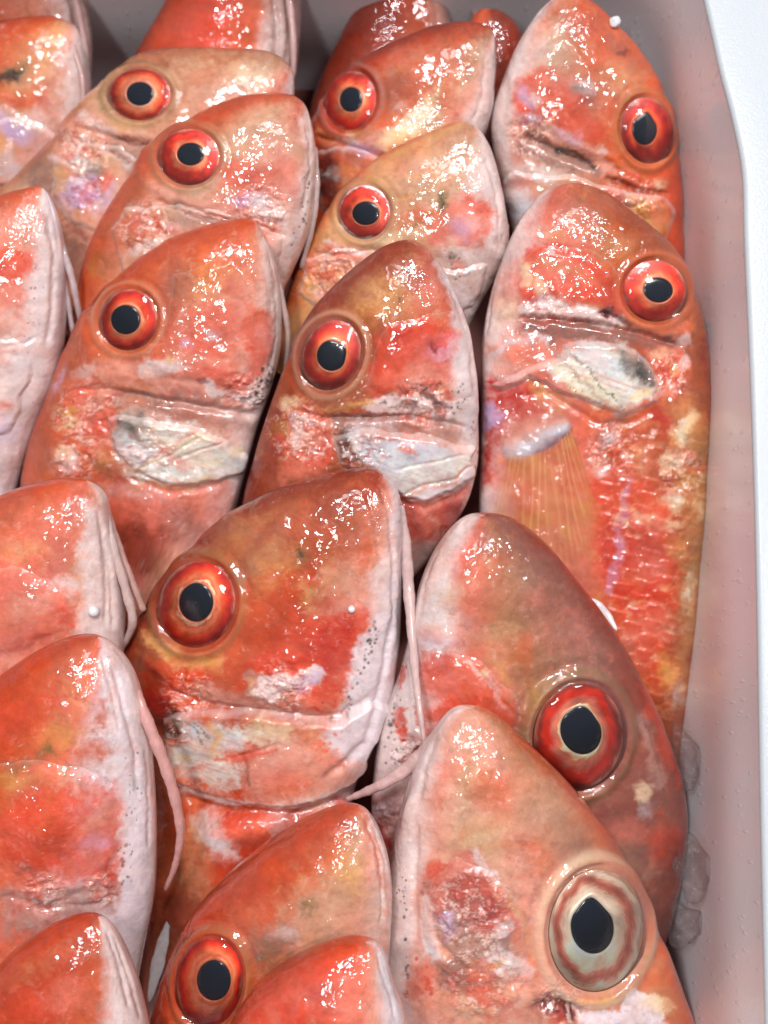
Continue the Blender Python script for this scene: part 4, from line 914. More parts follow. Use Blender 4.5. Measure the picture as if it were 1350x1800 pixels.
fish(id=16, tip=(664,828), z=22, step=2.0, T=112, eye=dict(out=(347,1062,62,71,12),pup=(345,1059,30,34,5),ringc='O',ring2='e',iris=[(0,'o'),(.08,'c'),(.16,'o'),(.35,'f'),(.5,'o'),(.75,'r'),(.95,'R'),(1,'D')],glow=-10),
 L=[618,825,532,844,441,879,366,930,300,1000,250,1080,215,1160,232,1260,268,1370,264,1470,250,1620,240,1800], R=[696,860,707,920,706,1000,703,1080,698,1160,685,1240,660,1310,628,1375,615,1430,610,1500,590,1620,540,1800],
 cols='DBoOpW', stops=(0,.12,.32,.6,.86,1), mc='yro', label='largest fish in the middle, glossy orange, whitish jaw with long hanging barbel',
 plates=[('gill_cover',14,[285,1262,330,1245,430,1245,520,1255,600,1262,650,1230,690,1240,660,1310,628,1372,560,1412,500,1420,430,1416,350,1395,310,1375,290,1330])],
 paint=[('L','D',.85,16,[664,834,618,832,532,850,441,886,366,938],26),('P','B',.6,20,[450,900,620,860,650,960,560,1010,420,1000]),('L','o',.7,7,[643,930,640,1000],9),('E','y',.45,14,(480,985,40,24,-30)),('E','Y',.4,14,(430,930,40,20,-30)),('E','y',.6,9,(548,1050,12,20,0)),('E','n',.5,12,(430,1010,24,30,20)),('E','D',.5,16,(600,880,50,30,0)),
  ('E','k',.9,3,(523,970,7,5,0)),('E','e',.5,7,(526,975,14,10,0)),('E','t',.5,14,(590,1020,40,30,0)),
  ('P','r',.9,9,[500,1110,560,1080,600,1085,640,1060,655,1080,640,1120,625,1150,618,1190,590,1240,560,1245,548,1225,470,1190,430,1170,450,1140]),('P','R',.55,9,[560,1100,620,1090,615,1150,580,1200,520,1160]),('E','O',.7,14,(450,1120,50,26,0)),('E','o',.7,10,(420,1140,40,16,0)),('E','r',.7,7,(480,1195,50,16,-8)),
  ('P','W',.95,5,[655,1070,700,1050,704,1160,690,1240,655,1310,600,1330,560,1290,600,1240,615,1200,620,1150,640,1110]),('P','w',.7,7,[650,1000,700,960,700,1060,660,1070]),('P','g',.8,4,[440,1175,500,1190,560,1185,575,1195,540,1215,500,1215,520,1235,460,1235,430,1210]),('P','w',.9,4,[460,1182,510,1180,560,1175,580,1185,545,1205,500,1212,480,1235,440,1215]),('P','v',.5,4,[520,1195,575,1178,560,1205,530,1225]),('L','R',.7,4,[450,1250,500,1248,560,1252],5),
  ('E','Y',.8,6,(300,1145,50,12,30)),('L','y',.8,5,[262,1120,290,1150,340,1165,390,1160],7),('P','r',.8,7,[260,1160,340,1185,380,1185,380,1205,300,1200,250,1190]),('E','o',.9,5,(325,1158,14,7,0)),('E','M',.6,6,(280,1190,20,7,30)),
  ('P','f',.85,5,[275,1205,310,1215,345,1250,325,1260,300,1240,280,1225]),('P','m',.9,7,[262,1215,290,1225,305,1250,300,1290,285,1290,262,1250]),('P','R',.7,7,[250,1190,290,1200,300,1235,280,1260,255,1230]),
  ('P','g',.7,8,[345,1200,440,1215,520,1240,560,1262,480,1262,400,1245,350,1235]),('L','y',.5,4,[440,1195,446,1215],4),('E','p',.6,7,(400,1225,36,10,20)),
  ('P','k',.85,6,[300,1248,345,1250,350,1280,335,1295,305,1300,295,1275]),('P','s',.8,14,[325,1258,380,1262,430,1285,428,1300,402,1318,420,1345,412,1372,380,1384,345,1366,305,1345,310,1300,330,1292]),('P','b',.85,4,[328,1262,352,1262,352,1290,330,1296]),('P','b',.6,5,[385,1275,430,1288,436,1305,410,1312,380,1300]),('L','k',.7,2,[338,1262,360,1295],1.5),('L','k',.6,2,[348,1262,372,1290],1.5),('E','S',.6,6,(470,1290,40,14,10)),('P','c',.6,8,[430,1260,520,1270,510,1300,440,1290]),('L','y',.8,4,[375,1262,385,1290,380,1320],5),('E','y',.7,4,(333,1333,9,6,0)),('E','r',.7,4,(320,1300,14,5,0)),
  ('P','p',.85,9,[440,1310,520,1290,600,1320,630,1340,600,1390,500,1405,440,1390]),('E','f',.7,10,(500,1360,46,24,10)),('E','o',.5,9,(500,1382,34,12,0)),('L','r',.8,2.5,[385,1335,440,1318,480,1308],3),('E','r',.6,4,(360,1345,26,5,-20)),('L','n',.7,3,[430,1320,440,1375],2),('E','P',.7,6,(595,1325,16,7,0)),
  ('P','w',.85,7,[300,1375,380,1395,450,1408,540,1408,620,1370,660,1300,680,1310,630,1395,540,1425,420,1422,320,1400]),
  ('P','r',.85,9,[300,1425,420,1432,560,1430,620,1400,640,1420,620,1560,400,1560,320,1520]),('P','w',.85,8,[340,1440,380,1430,400,1470,420,1500,390,1520,360,1490]),('E','b',.5,6,(385,1482,20,9,35)),('E','f',.8,9,(450,1465,50,20,0)),('E','Y',.6,9,(340,1480,20,40,0)),('E','T',.8,14,(340,1540,30,60,0)),('E','w',.45,10,(490,1450,20,24,0)),('E','D',.6,16,(320,1620,60,60,0)),('E','R',.8,3,(393,1432,4,3,0)),
  ('D','K',[655,1120,640,1160,622,1210,610,1250,590,1270],20,5,3.8),('D','k',[660,1090,650,1130],16,5,3),('D','f',[600,1240,560,1290,575,1320],60,14,3),('D','k',[560,1250,540,1270,620,1200],12,10,2)],
 relief=[('groove',9,7,[275,1200,350,1235,440,1250,540,1262,600,1258,660,1215]),('plate',5,8,[260,1180,240,1080,400,900,650,840,700,900,700,1160,640,1240,540,1250,440,1235,330,1220]),('groove',6,4.5,[664,850,682,910,690,990,688,1080,676,1170]),('groove',3,4,[640,860,660,930,668,1000]),
  ('groove',4,3,[385,1338,440,1318,500,1300]),('groove',3,3,[430,1320,440,1380]),('groove',7,6,[690,1080,670,1200,640,1300,560,1370]),('bump',6,(500,1350,80,40,0)),('groove',12,9,[300,1400,400,1428,520,1434,620,1400]),('bump',10,(430,1460,90,26,0))],
 rough=[(330,1220,60),(500,1205,60),(320,1290,30)],
 barbels=[dict(pts=[(704,890,-14,7),(713,960,-6,12),(718,1030,0,12),(724,1110,34,10),(730,1190,84,8),(738,1260,125,6),(745,1308,128,4)],col=(218,186,182))])

fish(id=17, tip=(172,1120), z=26, step=2.1,
 L=[127,1120,60,1148,-10,1195,-90,1270,-150,1380,-190,1500,-210,1650,-200,1850], R=[210,1150,240,1205,259,1290,269,1380,273,1480,269,1580,250,1680,220,1850],
 cols='OOofWw', stops=(0,.16,.4,.62,.80,1), mc='yor', label='big orange fish on the left edge, one thick barbel curling from its white jaw',
 plates=[('cheek_plate',7,[-60,1350,40,1330,140,1345,210,1380,215,1480,190,1560,100,1590,-60,1580])],
 paint=[('E','o',.6,20,(100,1190,60,24,-30)),('E','y',.5,14,(110,1290,40,30,-20)),('E','O',.7,16,(0,1300,40,50,0)),('E','r',.5,14,(40,1250,60,26,-30)),('E','e',.6,9,(30,1350,40,10,-25)),('E','e',.45,7,(80,1318,14,8,0)),('E','y',.6,9,(40,1370,30,14,0)),('E','o',.85,7,(180,1250,9,30,0)),('E','o',.8,9,(165,1330,40,20,-25)),('E','w',.7,8,(180,1350,24,11,0)),
  ('P','r',.8,12,[60,1385,150,1370,215,1380,218,1450,212,1540,190,1570,120,1540,60,1520,0,1510,0,1430]),('E','O',.6,14,(110,1470,60,30,-20)),('E','P',.8,9,(180,1470,30,40,0)),('E','p',.6,8,(175,1430,30,16,-30)),('E','v',.45,7,(170,1480,24,12,0)),('E','M',.5,8,(60,1530,36,14,25)),('E','G',.5,7,(45,1525,14,10,0)),('E','P',.7,10,(120,1530,60,14,-15)),('E','O',.6,5,(205,1550,10,30,0)),
  ('P','g',.8,9,[0,1560,80,1570,150,1555,210,1560,200,1600,100,1620,0,1640]),('E','G',.6,5,(80,1580,22,12,-10)),('E','G',.6,5,(130,1557,14,8,-10)),('E','p',.6,5,(160,1568,12,10,0)),('E','R',.5,5,(28,1590,12,8,0)),
  ('P','W',.95,8,[188,1155,215,1170,240,1250,258,1350,268,1480,262,1620,230,1700,100,1700,150,1640,205,1610,222,1540,226,1450,215,1370,205,1300,195,1220]),('E','p',.5,9,(200,1210,8,40,-8)),('E','p',.4,9,(228,1310,10,40,0)),
  ('D','k',[232,1330,236,1420,228,1500,220,1580],30,7,2.0),('D','M',[218,1480,214,1560],14,4,4)],
 relief=[('groove',6,5,[195,1160,215,1230,236,1320,244,1410]),('groove',4,4,[180,1150,200,1230,212,1290]),('bump',7,(100,1450,110,60,0)),('bump',5,(80,1580,22,12,0)),('bump',4,(130,1557,14,9,0)),('groove',5,5,[0,1570,80,1600,160,1590,210,1570]),('groove',4,4,[255,1300,262,1400,262,1500])],
 rough=[(80,1570,50),(180,1560,40)],
 barbels=[dict(pts=[(240,1215,-4,8),(262,1275,12,12),(288,1340,14,12),(308,1405,10,11),(317,1465,0,9),(308,1520,-20,7),(290,1565,-46,5)],col=(222,164,158))])

fish(id=18, tip=(172,1612), z=40, step=2.3,
 L=[127,1614,60,1648,-10,1705,-80,1800,-120,1920,-130,2100], R=[202,1640,234,1715,257,1800,270,1880,274,1980,250,2130],
 cols='OOOoww', mc='orp', mott=.8, label='orange fish in the bottom left corner, only its snout and forehead in view',
 paint=[('E','O',.5,20,(100,1680,60,24,-30)),('E','r',.6,14,(60,1770,50,26,0)),('E','f',.5,12,(120,1750,40,30,0)),('E','T',.5,12,(60,1700,50,10,-30)),('P','w',.85,8,[190,1630,206,1640,250,1740,275,1850,230,1850,222,1760,205,1690])],
 relief=[('groove',5,5,[186,1630,212,1700,232,1780]),('groove',4,4,[205,1650,232,1720,252,1800])])

fish(id=19, tip=(630,1417), z=40, step=2.1, eye=dict(out=(369,1727,53,73,8),pup=(376,1723,30,36,0),ringc='D',ring2='e',iris=[(0,'f'),(.12,'o'),(.3,'f'),(.5,'o'),(.75,'r'),(.95,'R'),(1,'D')],glow=-15),
 L=[582,1421,501,1461,421,1520,352,1588,306,1662,276,1750,262,1850,260,2000], R=[657,1445,679,1505,688,1570,686,1650,677,1740,652,1830,612,1920,540,2050],
 cols='OOotpw', mc='oty', mott=.8, label='bright orange fish at the bottom whose eye sits beside the overlapping red snout',
 paint=[('L','O',.7,20,[630,1425,582,1430,501,1470,421,1530,352,1600],26),('P','t',.7,20,[500,1600,560,1540,660,1560,680,1640,600,1660,500,1660]),('E','e',.7,7,(545,1595,11,12,0)),('E','e',.5,5,(540,1613,6,5,0)),('E','y',.5,12,(620,1535,24,30,0)),('E','p',.5,14,(620,1620,40,20,0)),('E','n',.8,14,(480,1660,40,26,-20)),('E','e',.35,12,(470,1680,26,30,0)),('E','o',.6,12,(420,1620,30,20,-40)),('E','w',.6,8,(500,1640,20,10,0)),
  ('P','p',.75,7,[640,1440,665,1470,690,1560,690,1680,668,1680,672,1580,655,1500]),('L','o',.5,4,[640,1430,660,1490,670,1540],5)],
 relief=[('groove',6,4,[640,1432,662,1490,672,1550,670,1640]),('groove',4,4,[660,1460,680,1520,684,1600])])

fish(id=20, tip=(642,1656), z=95, step=2.3,
 L=[592,1657,522,1685,457,1728,407,1795,370,1880,350,2000], R=[670,1670,690,1730,710,1790,724,1870,717,1960,660,2080],
 cols='OrrfpW', mc='Ppo', mott=.9, label='reddish pink snout at the bottom edge, covering part of the bright orange fish',
 paint=[('E','o',.6,14,(630,1670,40,14,-10)),('E','P',.5,20,(560,1740,60,30,-10)),('E','R',.5,9,(560,1745,16,14,0)),('E','O',.4,9,(500,1720,40,10,-30)),('E','f',.5,14,(620,1740,30,30,0)),('P','W',.8,7,[672,1670,690,1720,715,1800,725,1850,700,1850,692,1790,676,1730])],
 relief=[('groove',4,4,[660,1668,680,1730,700,1800])])

fish(id=21, tip=(852,906), dorsal='R', z=12, step=2.0, T=108, eye=dict(out=(1017,1295,73,87,10),pup=(1021,1285,36,42,-20),point=.07,pdir=-60,ringc='M',ring2='e',lift=.06,iris=[(0,'c'),(.05,'c'),(.10,'f'),(.3,'P'),(.55,'r'),(.8,'r'),(.95,'M'),(1,'M')],glow=90),
 L=[812,914,768,965,737,1035,722,1110,700,1190,674,1260,658,1350,655,1450,690,1600,760,1800], R=[905,914,960,955,1015,1020,1075,1100,1127,1190,1171,1290,1201,1390,1204,1480,1186,1580,1130,1780],
 cols='DnTPww', stops=(0,.2,.5,.75,.9,1), mc='ntP', label='smooth brownish red fish on the right, huge glassy eye, black dots on its chin',
 plates=[('cheek_plate',6,[742,1140,800,1140,850,1160,900,1210,930,1255,900,1300,760,1320,700,1300,690,1220])],
 paint=[('E','D',.5,26,(900,950,60,30,30)),('E','n',.5,30,(960,1060,60,50,40)),('E','P',.4,26,(1000,1120,60,30,50)),('E','e',.35,20,(870,1100,36,30,0)),('E','t',.45,16,(865,1125,34,24,0)),('E','p',.5,12,(770,990,14,50,20)),('E','O',.3,14,(880,985,20,14,0)),('E','Y',.35,12,(800,1050,20,26,20)),
  ('P','r',.75,9,[738,1150,790,1150,840,1170,900,1230,930,1260,900,1290,850,1300,780,1290,740,1250]),('E','P',.8,9,(800,1200,50,30,10)),('E','p',.6,8,(850,1190,40,14,40)),('L','w',.6,4,[825,1165,850,1195,895,1245],4),('E','c',.7,4,(843,1180,7,10,-30)),('E','Y',.6,6,(875,1180,10,22,-30)),('E','v',.45,6,(760,1125,24,12,10)),('E','p',.7,7,(760,1115,30,14,0)),('E','o',.6,4,(822,1208,6,12,0)),('E','R',.5,9,(770,1170,22,22,0)),('E','w',.5,5,(760,1235,20,14,20)),('E','P',.6,8,(880,1240,40,14,20)),
  ('P','w',.95,6,[700,1120,738,1140,740,1200,735,1300,760,1330,720,1350,650,1380,655,1300,672,1240,690,1180]),('P','r',.85,4,[705,1170,716,1180,712,1210,700,1200]),('P','r',.85,4,[700,1240,722,1245,720,1290,708,1310,695,1290,690,1265]),('P','M',.9,3,[718,1318,745,1300,752,1310,730,1330,700,1345]),
  ('D','K',[694,1235,690,1260,686,1290,680,1320],9,3,4.5),('D','k',[690,1230,700,1320,695,1340],20,8,2.5),('L','R',.6,3,[738,1240,750,1280,755,1300],4),
  ('L','e',.45,8,[952,1215,940,1260,930,1300],9),('E','y',.6,7,(947,1235,7,16,15)),('E','D',.5,20,(1120,1330,40,60,0)),('E','D',.6,20,(1110,1420,60,60,0)),
  ('L','g',.75,6,[1130,1260,1152,1320,1160,1380],9),('E','b',.5,5,(1142,1420,8,14,0)),('E','c',.7,5,(1132,1390,12,14,0)),('E','r',.5,12,(1170,1480,26,40,0)),('E','P',.5,9,(1090,1460,40,20,0)),('L','r',.6,7,[1128,1200,1170,1290,1198,1380],6),('E','M',.5,12,(1050,1430,30,20,0)),
  ('L','n',.5,8,[905,1190,920,1260,925,1320],6),('E','o',.5,10,(920,1150,20,26,0)),('P','R',.6,14,[655,1400,700,1400,700,1600,660,1560]),('E','G',.7,10,(680,1430,24,20,0)),('E','b',.8,5,(672,1416,10,8,0)),('E','b',.6,4,(655,1430,9,5,0)),('E','R',.8,5,(672,1475,10,22,-10))],
 relief=[('groove',6,5,[830,1165,850,1195,900,1250,930,1270]),('groove',5,7,[735,1130,732,1200,745,1290]),('bump',6,(765,1115,34,26,0)),('groove',6,9,[915,1170,930,1240,935,1320]),('groove',4,4,[1130,1250,1160,1330,1172,1410]),('groove',6,6,[770,960,745,1030,735,1100]),('plate',3,6,[700,1190,735,1150,750,1300,720,1340,660,1370,660,1280])],
 rough=[(720,1320,40),(670,1440,40)])

fish(id=23, tip=(832,1245), dorsal='R', z=42, step=2.0, T=120, eye=dict(out=(1048,1635,77,100,6),pup=(1041,1630,38,47,-8),point=.14,pdir=-84,ringc='p',ring2='c',lift=.05,iris=[(0,(254,236,214)),(.08,(254,230,206)),(.28,(252,218,192)),(.42,(244,192,166)),(.50,(216,136,116)),(.62,(190,96,80)),(.74,(206,132,112)),(.86,(244,208,184)),(.94,(250,224,202)),(1,(214,164,140))],glow=100),
 L=[791,1253,748,1315,719,1385,698,1460,684,1540,675,1620,672,1710,680,1800,720,1950], R=[877,1262,941,1320,1011,1390,1081,1480,1131,1570,1166,1650,1200,1740,1228,1830,1240,1980],
 cols='oTptpw', stops=(0,.15,.45,.7,.86,1), mc='top', label='pale pinkish fish at the bottom right with a large cream ringed eye and bruised cheek',
 plates=[('cheek_plate',6,[745,1550,800,1500,850,1520,900,1560,925,1620,930,1700,900,1730,820,1740,750,1700,735,1620]),],
 paint=[('E','p',.6,20,(820,1300,40,40,0)),('E','o',.65,12,(870,1395,36,36,0)),('E','o',.6,10,(765,1400,14,24,20)),('E','Y',.5,18,(840,1470,50,26,-20)),('E','t',.6,24,(960,1420,50,40,30)),('E','c',.35,8,(845,1480,44,8,-25)),('E','f',.5,10,(795,1350,30,16,-30)),('E','o',.5,14,(940,1500,40,20,40)),('E','e',.3,7,(880,1345,8,8,0)),('E','n',.35,16,(1000,1480,60,26,50)),('E','P',.4,14,(1020,1400,30,12,50)),('E','O',.35,10,(920,1490,10,24,30)),
  ('P','P',.92,6,[760,1545,800,1500,835,1500,870,1540,905,1580,915,1630,900,1660,860,1650,820,1640,780,1610,750,1590]),('P','M',.6,8,[780,1550,830,1530,880,1580,900,1640,850,1640,800,1610]),('E','r',.8,7,(762,1535,20,12,-20)),('P','w',.8,4,[828,1500,838,1495,848,1520,870,1535,880,1550,860,1545,835,1525]),('E','p',.5,7,(900,1560,16,20,-30)),('E','R',.5,9,(870,1600,24,30,20)),
  ('P','g',.9,4,[768,1590,800,1580,812,1610,835,1620,850,1650,900,1640,905,1665,860,1690,810,1690,780,1660,765,1630]),('P','v',.6,4,[770,1600,795,1590,800,1625,780,1650]),('P','w',.85,4,[870,1615,900,1610,905,1635,880,1650,862,1645]),('P','w',.85,5,[750,1570,768,1580,765,1640,780,1690,760,1700,745,1650]),('E','b',.5,4,(755,1670,12,22,0)),('E','M',.7,5,(755,1560,10,12,0)),
  ('P','w',.9,4,[840,1680,880,1660,910,1680,935,1700,930,1720,890,1715,850,1710]),('P','y',.9,3,[848,1698,865,1692,882,1680,878,1698,860,1708]),('E','G',.85,6,(800,1710,30,24,20)),('E','M',.7,7,(830,1735,30,12,0)),('E','P',.8,7,(870,1755,44,16,10)),('D','R',[730,1700,760,1720,745,1740],26,12,5),('E','P',.7,7,(740,1720,26,24,0)),
  ('P','m',.95,6,[945,1748,970,1735,1010,1755,1025,1775,1010,1790,960,1785,935,1775]),('P','p',.8,5,[890,1700,960,1720,980,1740,930,1745,880,1730]),('P','W',.95,4,[1020,1775,1090,1778,1110,1740,1150,1752,1168,1770,1170,1810,1020,1810]),('E','y',.7,6,(1050,1760,34,7,0)),('E','c',.8,6,(1155,1765,18,14,0)),('E','o',.8,9,(1140,1720,26,16,-20)),('E','P',.7,8,(900,1790,50,16,0)),('E','r',.4,9,(920,1650,10,60,0)),('L','Y',.6,4,[900,1570,925,1620,930,1680],4),
  ('P','w',.97,6,[712,1440,690,1520,676,1620,672,1810,712,1810,722,1700,728,1600,722,1510]),('D','k',[716,1590,714,1650,716,1720,712,1760],16,2.5,3.2),('D','k',[700,1500,700,1600],16,8,1.5),('D','K',[710,1540,712,1600],6,3,2.2)],
 relief=[('groove',5,6,[735,1420,728,1520,732,1620,735,1720]),('groove',6,7,[760,1580,770,1650,800,1690,870,1720,950,1740]),('bump',6,(800,1710,34,26,0)),('bump',6,(790,1610,26,34,0)),('bump',8,(715,1420,30,40,0)),('groove',5,6,[770,1290,745,1360,738,1420]),('groove',10,7,[940,1770,980,1765,1030,1782])],
 rough=[(830,1600,90),(850,1720,90),(990,1765,60)],
 barbels=[dict(pts=[(785,1270,-10,12),(755,1315,-24,17),(715,1352,-38,14),(670,1380,-56,11),(636,1396,-80,8),(612,1406,-100,5)],col=(226,186,182))])

# ------------------------------------------------------------------ the foam box
RIM, FLOOR = 95.0, -820.0
def inner_loop():
    e = [(1352,2050),(1347,1800),(1338,1400),(1331,1000),(1322,700),(1310,420),(1306,300),(1288,205),(1266,120),(1244,20),(1220,-70),(1175,-140),(1090,-185),(960,-205)]
    P = at_z(np.array([a for a, _ in e], float), np.array([b for _, b in e], float), RIM)[:, :2]
    P = catmull(P, 8)
    yt = P[-1, 1]; yb = -1900.0; xl = -1900.0; xr = P[0, 0]
    rest = []
    r = 260
    rest += [(P[-1, 0]-k, yt) for k in (150, 400, 800, 1200)]
    rest += [(xl+r-r*math.sin(a), yt-r+r*math.cos(a)) for a in np.linspace(0, math.pi/2, 10)]
    rest += [(xl, y) for y in (400, -200, -900)]
    rest += [(xl+r-r*math.cos(a), yb+r-r*math.sin(a)) for a in np.linspace(0, math.pi/2, 10)]
    rest += [(x, yb) for x in (-1000, -400, 200)]
    rest += [(xr-r+r*math.sin(a), yb+r-r*math.cos(a)) for a in np.linspace(0, math.pi/2, 10)]
    return np.vstack([P, np.array(rest)])
def offset_loop(L, d):
    n = np.roll(L, -1, 0)-np.roll(L, 1, 0)
    n = np.stack([n[:, 1], -n[:, 0]], -1); n /= np.linalg.norm(n, axis=1)[:, None]
    return L+n*d
LP = inner_loop()
ctr = LP.mean(0)
sgn = 1 if ((offset_loop(LP, 10)-ctr)**2).sum() > ((LP-ctr)**2).sum() else -1
def loft(name, rings, mat, parent):
    nc = len(rings[0][0])
    V = np.vstack([np.column_stack([r, np.full(nc, z)]) for r, z in rings])
    return add_mesh(name, V, grid_faces(len(rings), nc, True), mat, parent)
box = tag(empty('foam_box', (0, 0, 0)), 'white polystyrene fish box with pinkish wet inner wall, holding the red fish', 'box')
wall = [(offset_loop(LP, sgn*(-0.055*(RIM-z)+(2.5*math.sin(z*0.021)))), z) for z in np.linspace(RIM-10, FLOOR, 40)]
lip = [(offset_loop(LP, sgn*(10-10*math.cos(a))), RIM-10+10*math.sin(a)) for a in np.linspace(0, math.pi/2, 8)]
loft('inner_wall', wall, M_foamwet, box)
out = []
for d in (10, 60, 130, 220, 300): out.append((offset_loop(LP, sgn*d), RIM+(0.0)))
out += [(offset_loop(LP, sgn*(300+14*math.sin(a))), RIM-14+14*math.cos(a)) for a in np.linspace(0.2, math.pi/2, 6)]
out += [(offset_loop(LP, sgn*(314-0.03*(RIM-z))), z) for z in np.linspace(RIM-60, FLOOR-200, 8)]
loft('rim_and_outer_wall', lip+out[1:], M_foam, box)
fl = offset_loop(LP, sgn*-0.055*(RIM-FLOOR))
nf = len(fl)
cc = fl.mean(0)
rings = [(cc+(fl-cc)*k, FLOOR+0.5) for k in np.linspace(1.0, 0.01, 6)]
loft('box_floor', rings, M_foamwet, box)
tab = on_plane(np.array([0.]), np.array([0.]), np.array([0, 0, FLOOR-204.0]), np.array([0, 0, 1.0]))
tm, _nt, _b = new_mat('counter_steel'); _b.inputs['Base Color'].default_value = (0.45, 0.46, 0.48, 1); _b.inputs['Roughness'].default_value = 0.4; _b.inputs['Metallic'].default_value = 0.6
q = 9000
tag(add_mesh('counter', [[-q, -q, FLOOR-206], [q, -q, FLOOR-206], [q, q, FLOOR-206], [-q, q, FLOOR-206]], [[0, 1, 2, 3]], tm), 'steel counter under the white fish box', 'counter', kind='structure')

# dark red pool, added under the pile to soak up bounce and darken the gaps
M_dark_pool, _nt, _b = new_mat('gap_darkening_red')
_b.inputs['Base Color'].default_value = (0.20, 0.06, 0.05, 1); _b.inputs['Roughness'].default_value = 0.55; _b.inputs['Specular IOR Level'].default_value = 0.15
wl = offset_loop(LP, sgn*-0.055*(RIM+600))
wc = wl.mean(0)
Vw = np.vstack([np.column_stack([wc+(wl-wc)*k, np.full(len(wl), -600.0)]) for k in np.linspace(0.998, 0.01, 8)])
tag(add_mesh('added_dark_pool', Vw, grid_faces(8, len(wl), True), M_dark_pool, None, out=np.array([0, 0, 1.0])), kind='structure')

# ------------------------------------------------------------------ build the fish
roots = {}
for f in FISH:
    roots[f['id']] = build_fish(f)

# pectoral fin of the fish by the wall
def under(px, py):
    '''points of the fish skin under a grid of photo points'''
    from mathutils import Vector
    from mathutils.bvhtree import BVHTree
    root = roots[13]; body = [o for o in scene.objects if o.parent == root and o.name.startswith('body')][0]
    me = body.data
    off = np.array(root.location)/S
    bv = BVHTree.FromPolygons([tuple(v.co) for v in me.vertices], [tuple(p.vertices) for p in me.polygons])
    out = np.empty(px.shape+(3,)); prev = None
    d = rays(px, py); d = d/np.linalg.norm(d, axis=-1)[..., None]
    o = Vector((CAM-off)*S)
    for i in np.ndindex(px.shape):
        loc, *_ = bv.ray_cast(o, Vector(d[i]))
        if loc is None: out[i] = prev
        else: out[i] = np.array(loc)/S+off; prev = out[i]
    for _ in range(3):
        out[1:-1] = (out[:-2]+out[1:-1]*2+out[2:])/4; out[:, 1:-1] = (out[:, :-2]+out[:, 1:-1]*2+out[:, 2:])/4
    return out
def pectoral():
    f = [q for q in FISH if q['id'] == 13][0]
    p0, nrm, root = f['_']
    base = catmull([(884, 790), (910, 800), (950, 792), (985, 770), (1004, 745)], 12)
    tip_ = catmull([(835, 960), (880, 1050), (960, 1080), (1040, 1015), (1058, 905)], 12)
    nr, nc = 60, len(base)*5
    u = np.linspace(0, 1, nc)
    B = np.stack([np.interp(u, np.linspace(0, 1, len(base)), base[:, i]) for i in (0, 1)], -1)
    Tt = np.stack([np.interp(u, np.linspace(0, 1, len(tip_)), tip_[:, i]) for i in (0, 1)], -1)
    v = np.linspace(0, 1, nr)[:, None, None]
    G = B[None]*(1-v)+Tt[None]*v
    vv = v[..., 0]
    rays_n = 15
    ray = (0.5+0.5*np.cos((u[None, :]+0.012*np.sin(vv*7+u[None, :]*23))*(rays_n*(1+0.0*vv))*2*math.pi))**2.2*(0.55+0.45*np.sin(u*9+1)[None, :]**2)
    ray = ray*(1-sm(.45, .75, vv))+sm(.45, .75, vv)*(0.5+0.5*np.cos((u[None, :])*rays_n*4*math.pi+1.0))**2*0.8
    sn_edge = sm(0, 0.06, u)*sm(1, 0.94, u)
    SF = under(G[..., 0], G[..., 1])
    lift = (5+6*np.sin(math.pi*u)[None, :]+1.1*ray*(1-0.5*vv)+2.5*np.sin(vv*5+u[None]*4)*vv)*sn_edge[None, :]-1.5+6*np.exp(-vv*6)
    Pn = SF+nrm*lift[..., None]
    X, Y = G[..., 0], G[..., 1]
    c = lin((236, 156, 108))*np.ones(G.shape[:2]+(1,))
    def bl(a, k):
        a = np.clip(a, 0, 1)[..., None]; return c*(1-a)+lin(k)*a
    c = bl(sm(.2, .6, fbm(X, Y, 50, 7)+0.3)*.7, (226, 170, 96)); c = bl(sm(.1, .5, fbm(X, Y, 60, 17))*.6, (214, 96, 66))
    c = bl(ray*0.22*(vv*0.5+.5), (244, 200, 150)); c = bl((1-ray)*0.06, (190, 90, 56)); c = bl(sm(.86, 1, u)[None]*.5, (232, 150, 70))
    o = add_mesh('pectoral_fin', (Pn-p0).reshape(-1, 3), grid_faces(nr, nc), M_fin, root, c.reshape(-1, 3)*.8, np.clip((0.42+0.25*ray+0.25*fbm(X, Y, 40, 33))*sm(0, .16, u)[None]*sm(1, .97, u)[None]*sm(1.0, .45, vv), 0, 1).ravel(), out=nrm)
    # fleshy base: pale violet swelling with fine cross ridges
    L = catmull([(868, 770), (890, 742), (930, 722), (975, 715), (1008, 735)], 16)
    R = catmull([(874, 812), (908, 822), (955, 808), (996, 782), (1014, 750)], 16)
    n2 = 40
    w = np.linspace(0, 1, n2)[None, :, None]
    G = L[:, None]*(1-w)+R[:, None]*w
    uu = np.linspace(0, 1, len(L))[:, None]; ww = w[..., 0]
    hh = -2.5+2.0*fbm(G[..., 0], G[..., 1], 18, 77, 3)+7.0*np.sin(math.pi*ww)**.6*np.sin(math.pi*np.clip(uu, .02, .98))**.5+1.0*np.cos(uu*34*2*math.pi)*sm(.45, .8, ww)
    Pn = under(G[..., 0], G[..., 1])+nrm*hh[..., None]
    X, Y = G[..., 0], G[..., 1]
    c = lin((222, 150, 130))*np.ones(G.shape[:2]+(1,))
    c = bl(sm(.3, .6, ww)+0*uu, (206, 198, 204)); c = bl(sm(.55, .8, ww)*sm(.25, .7, uu), (128, 98, 110)); c = bl(sm(.9, 1., ww)*.7+0*uu, (170, 96, 76)); c = bl(sm(.2, .5, fbm(X, Y, 20, 5))*.4, (232, 160, 140))
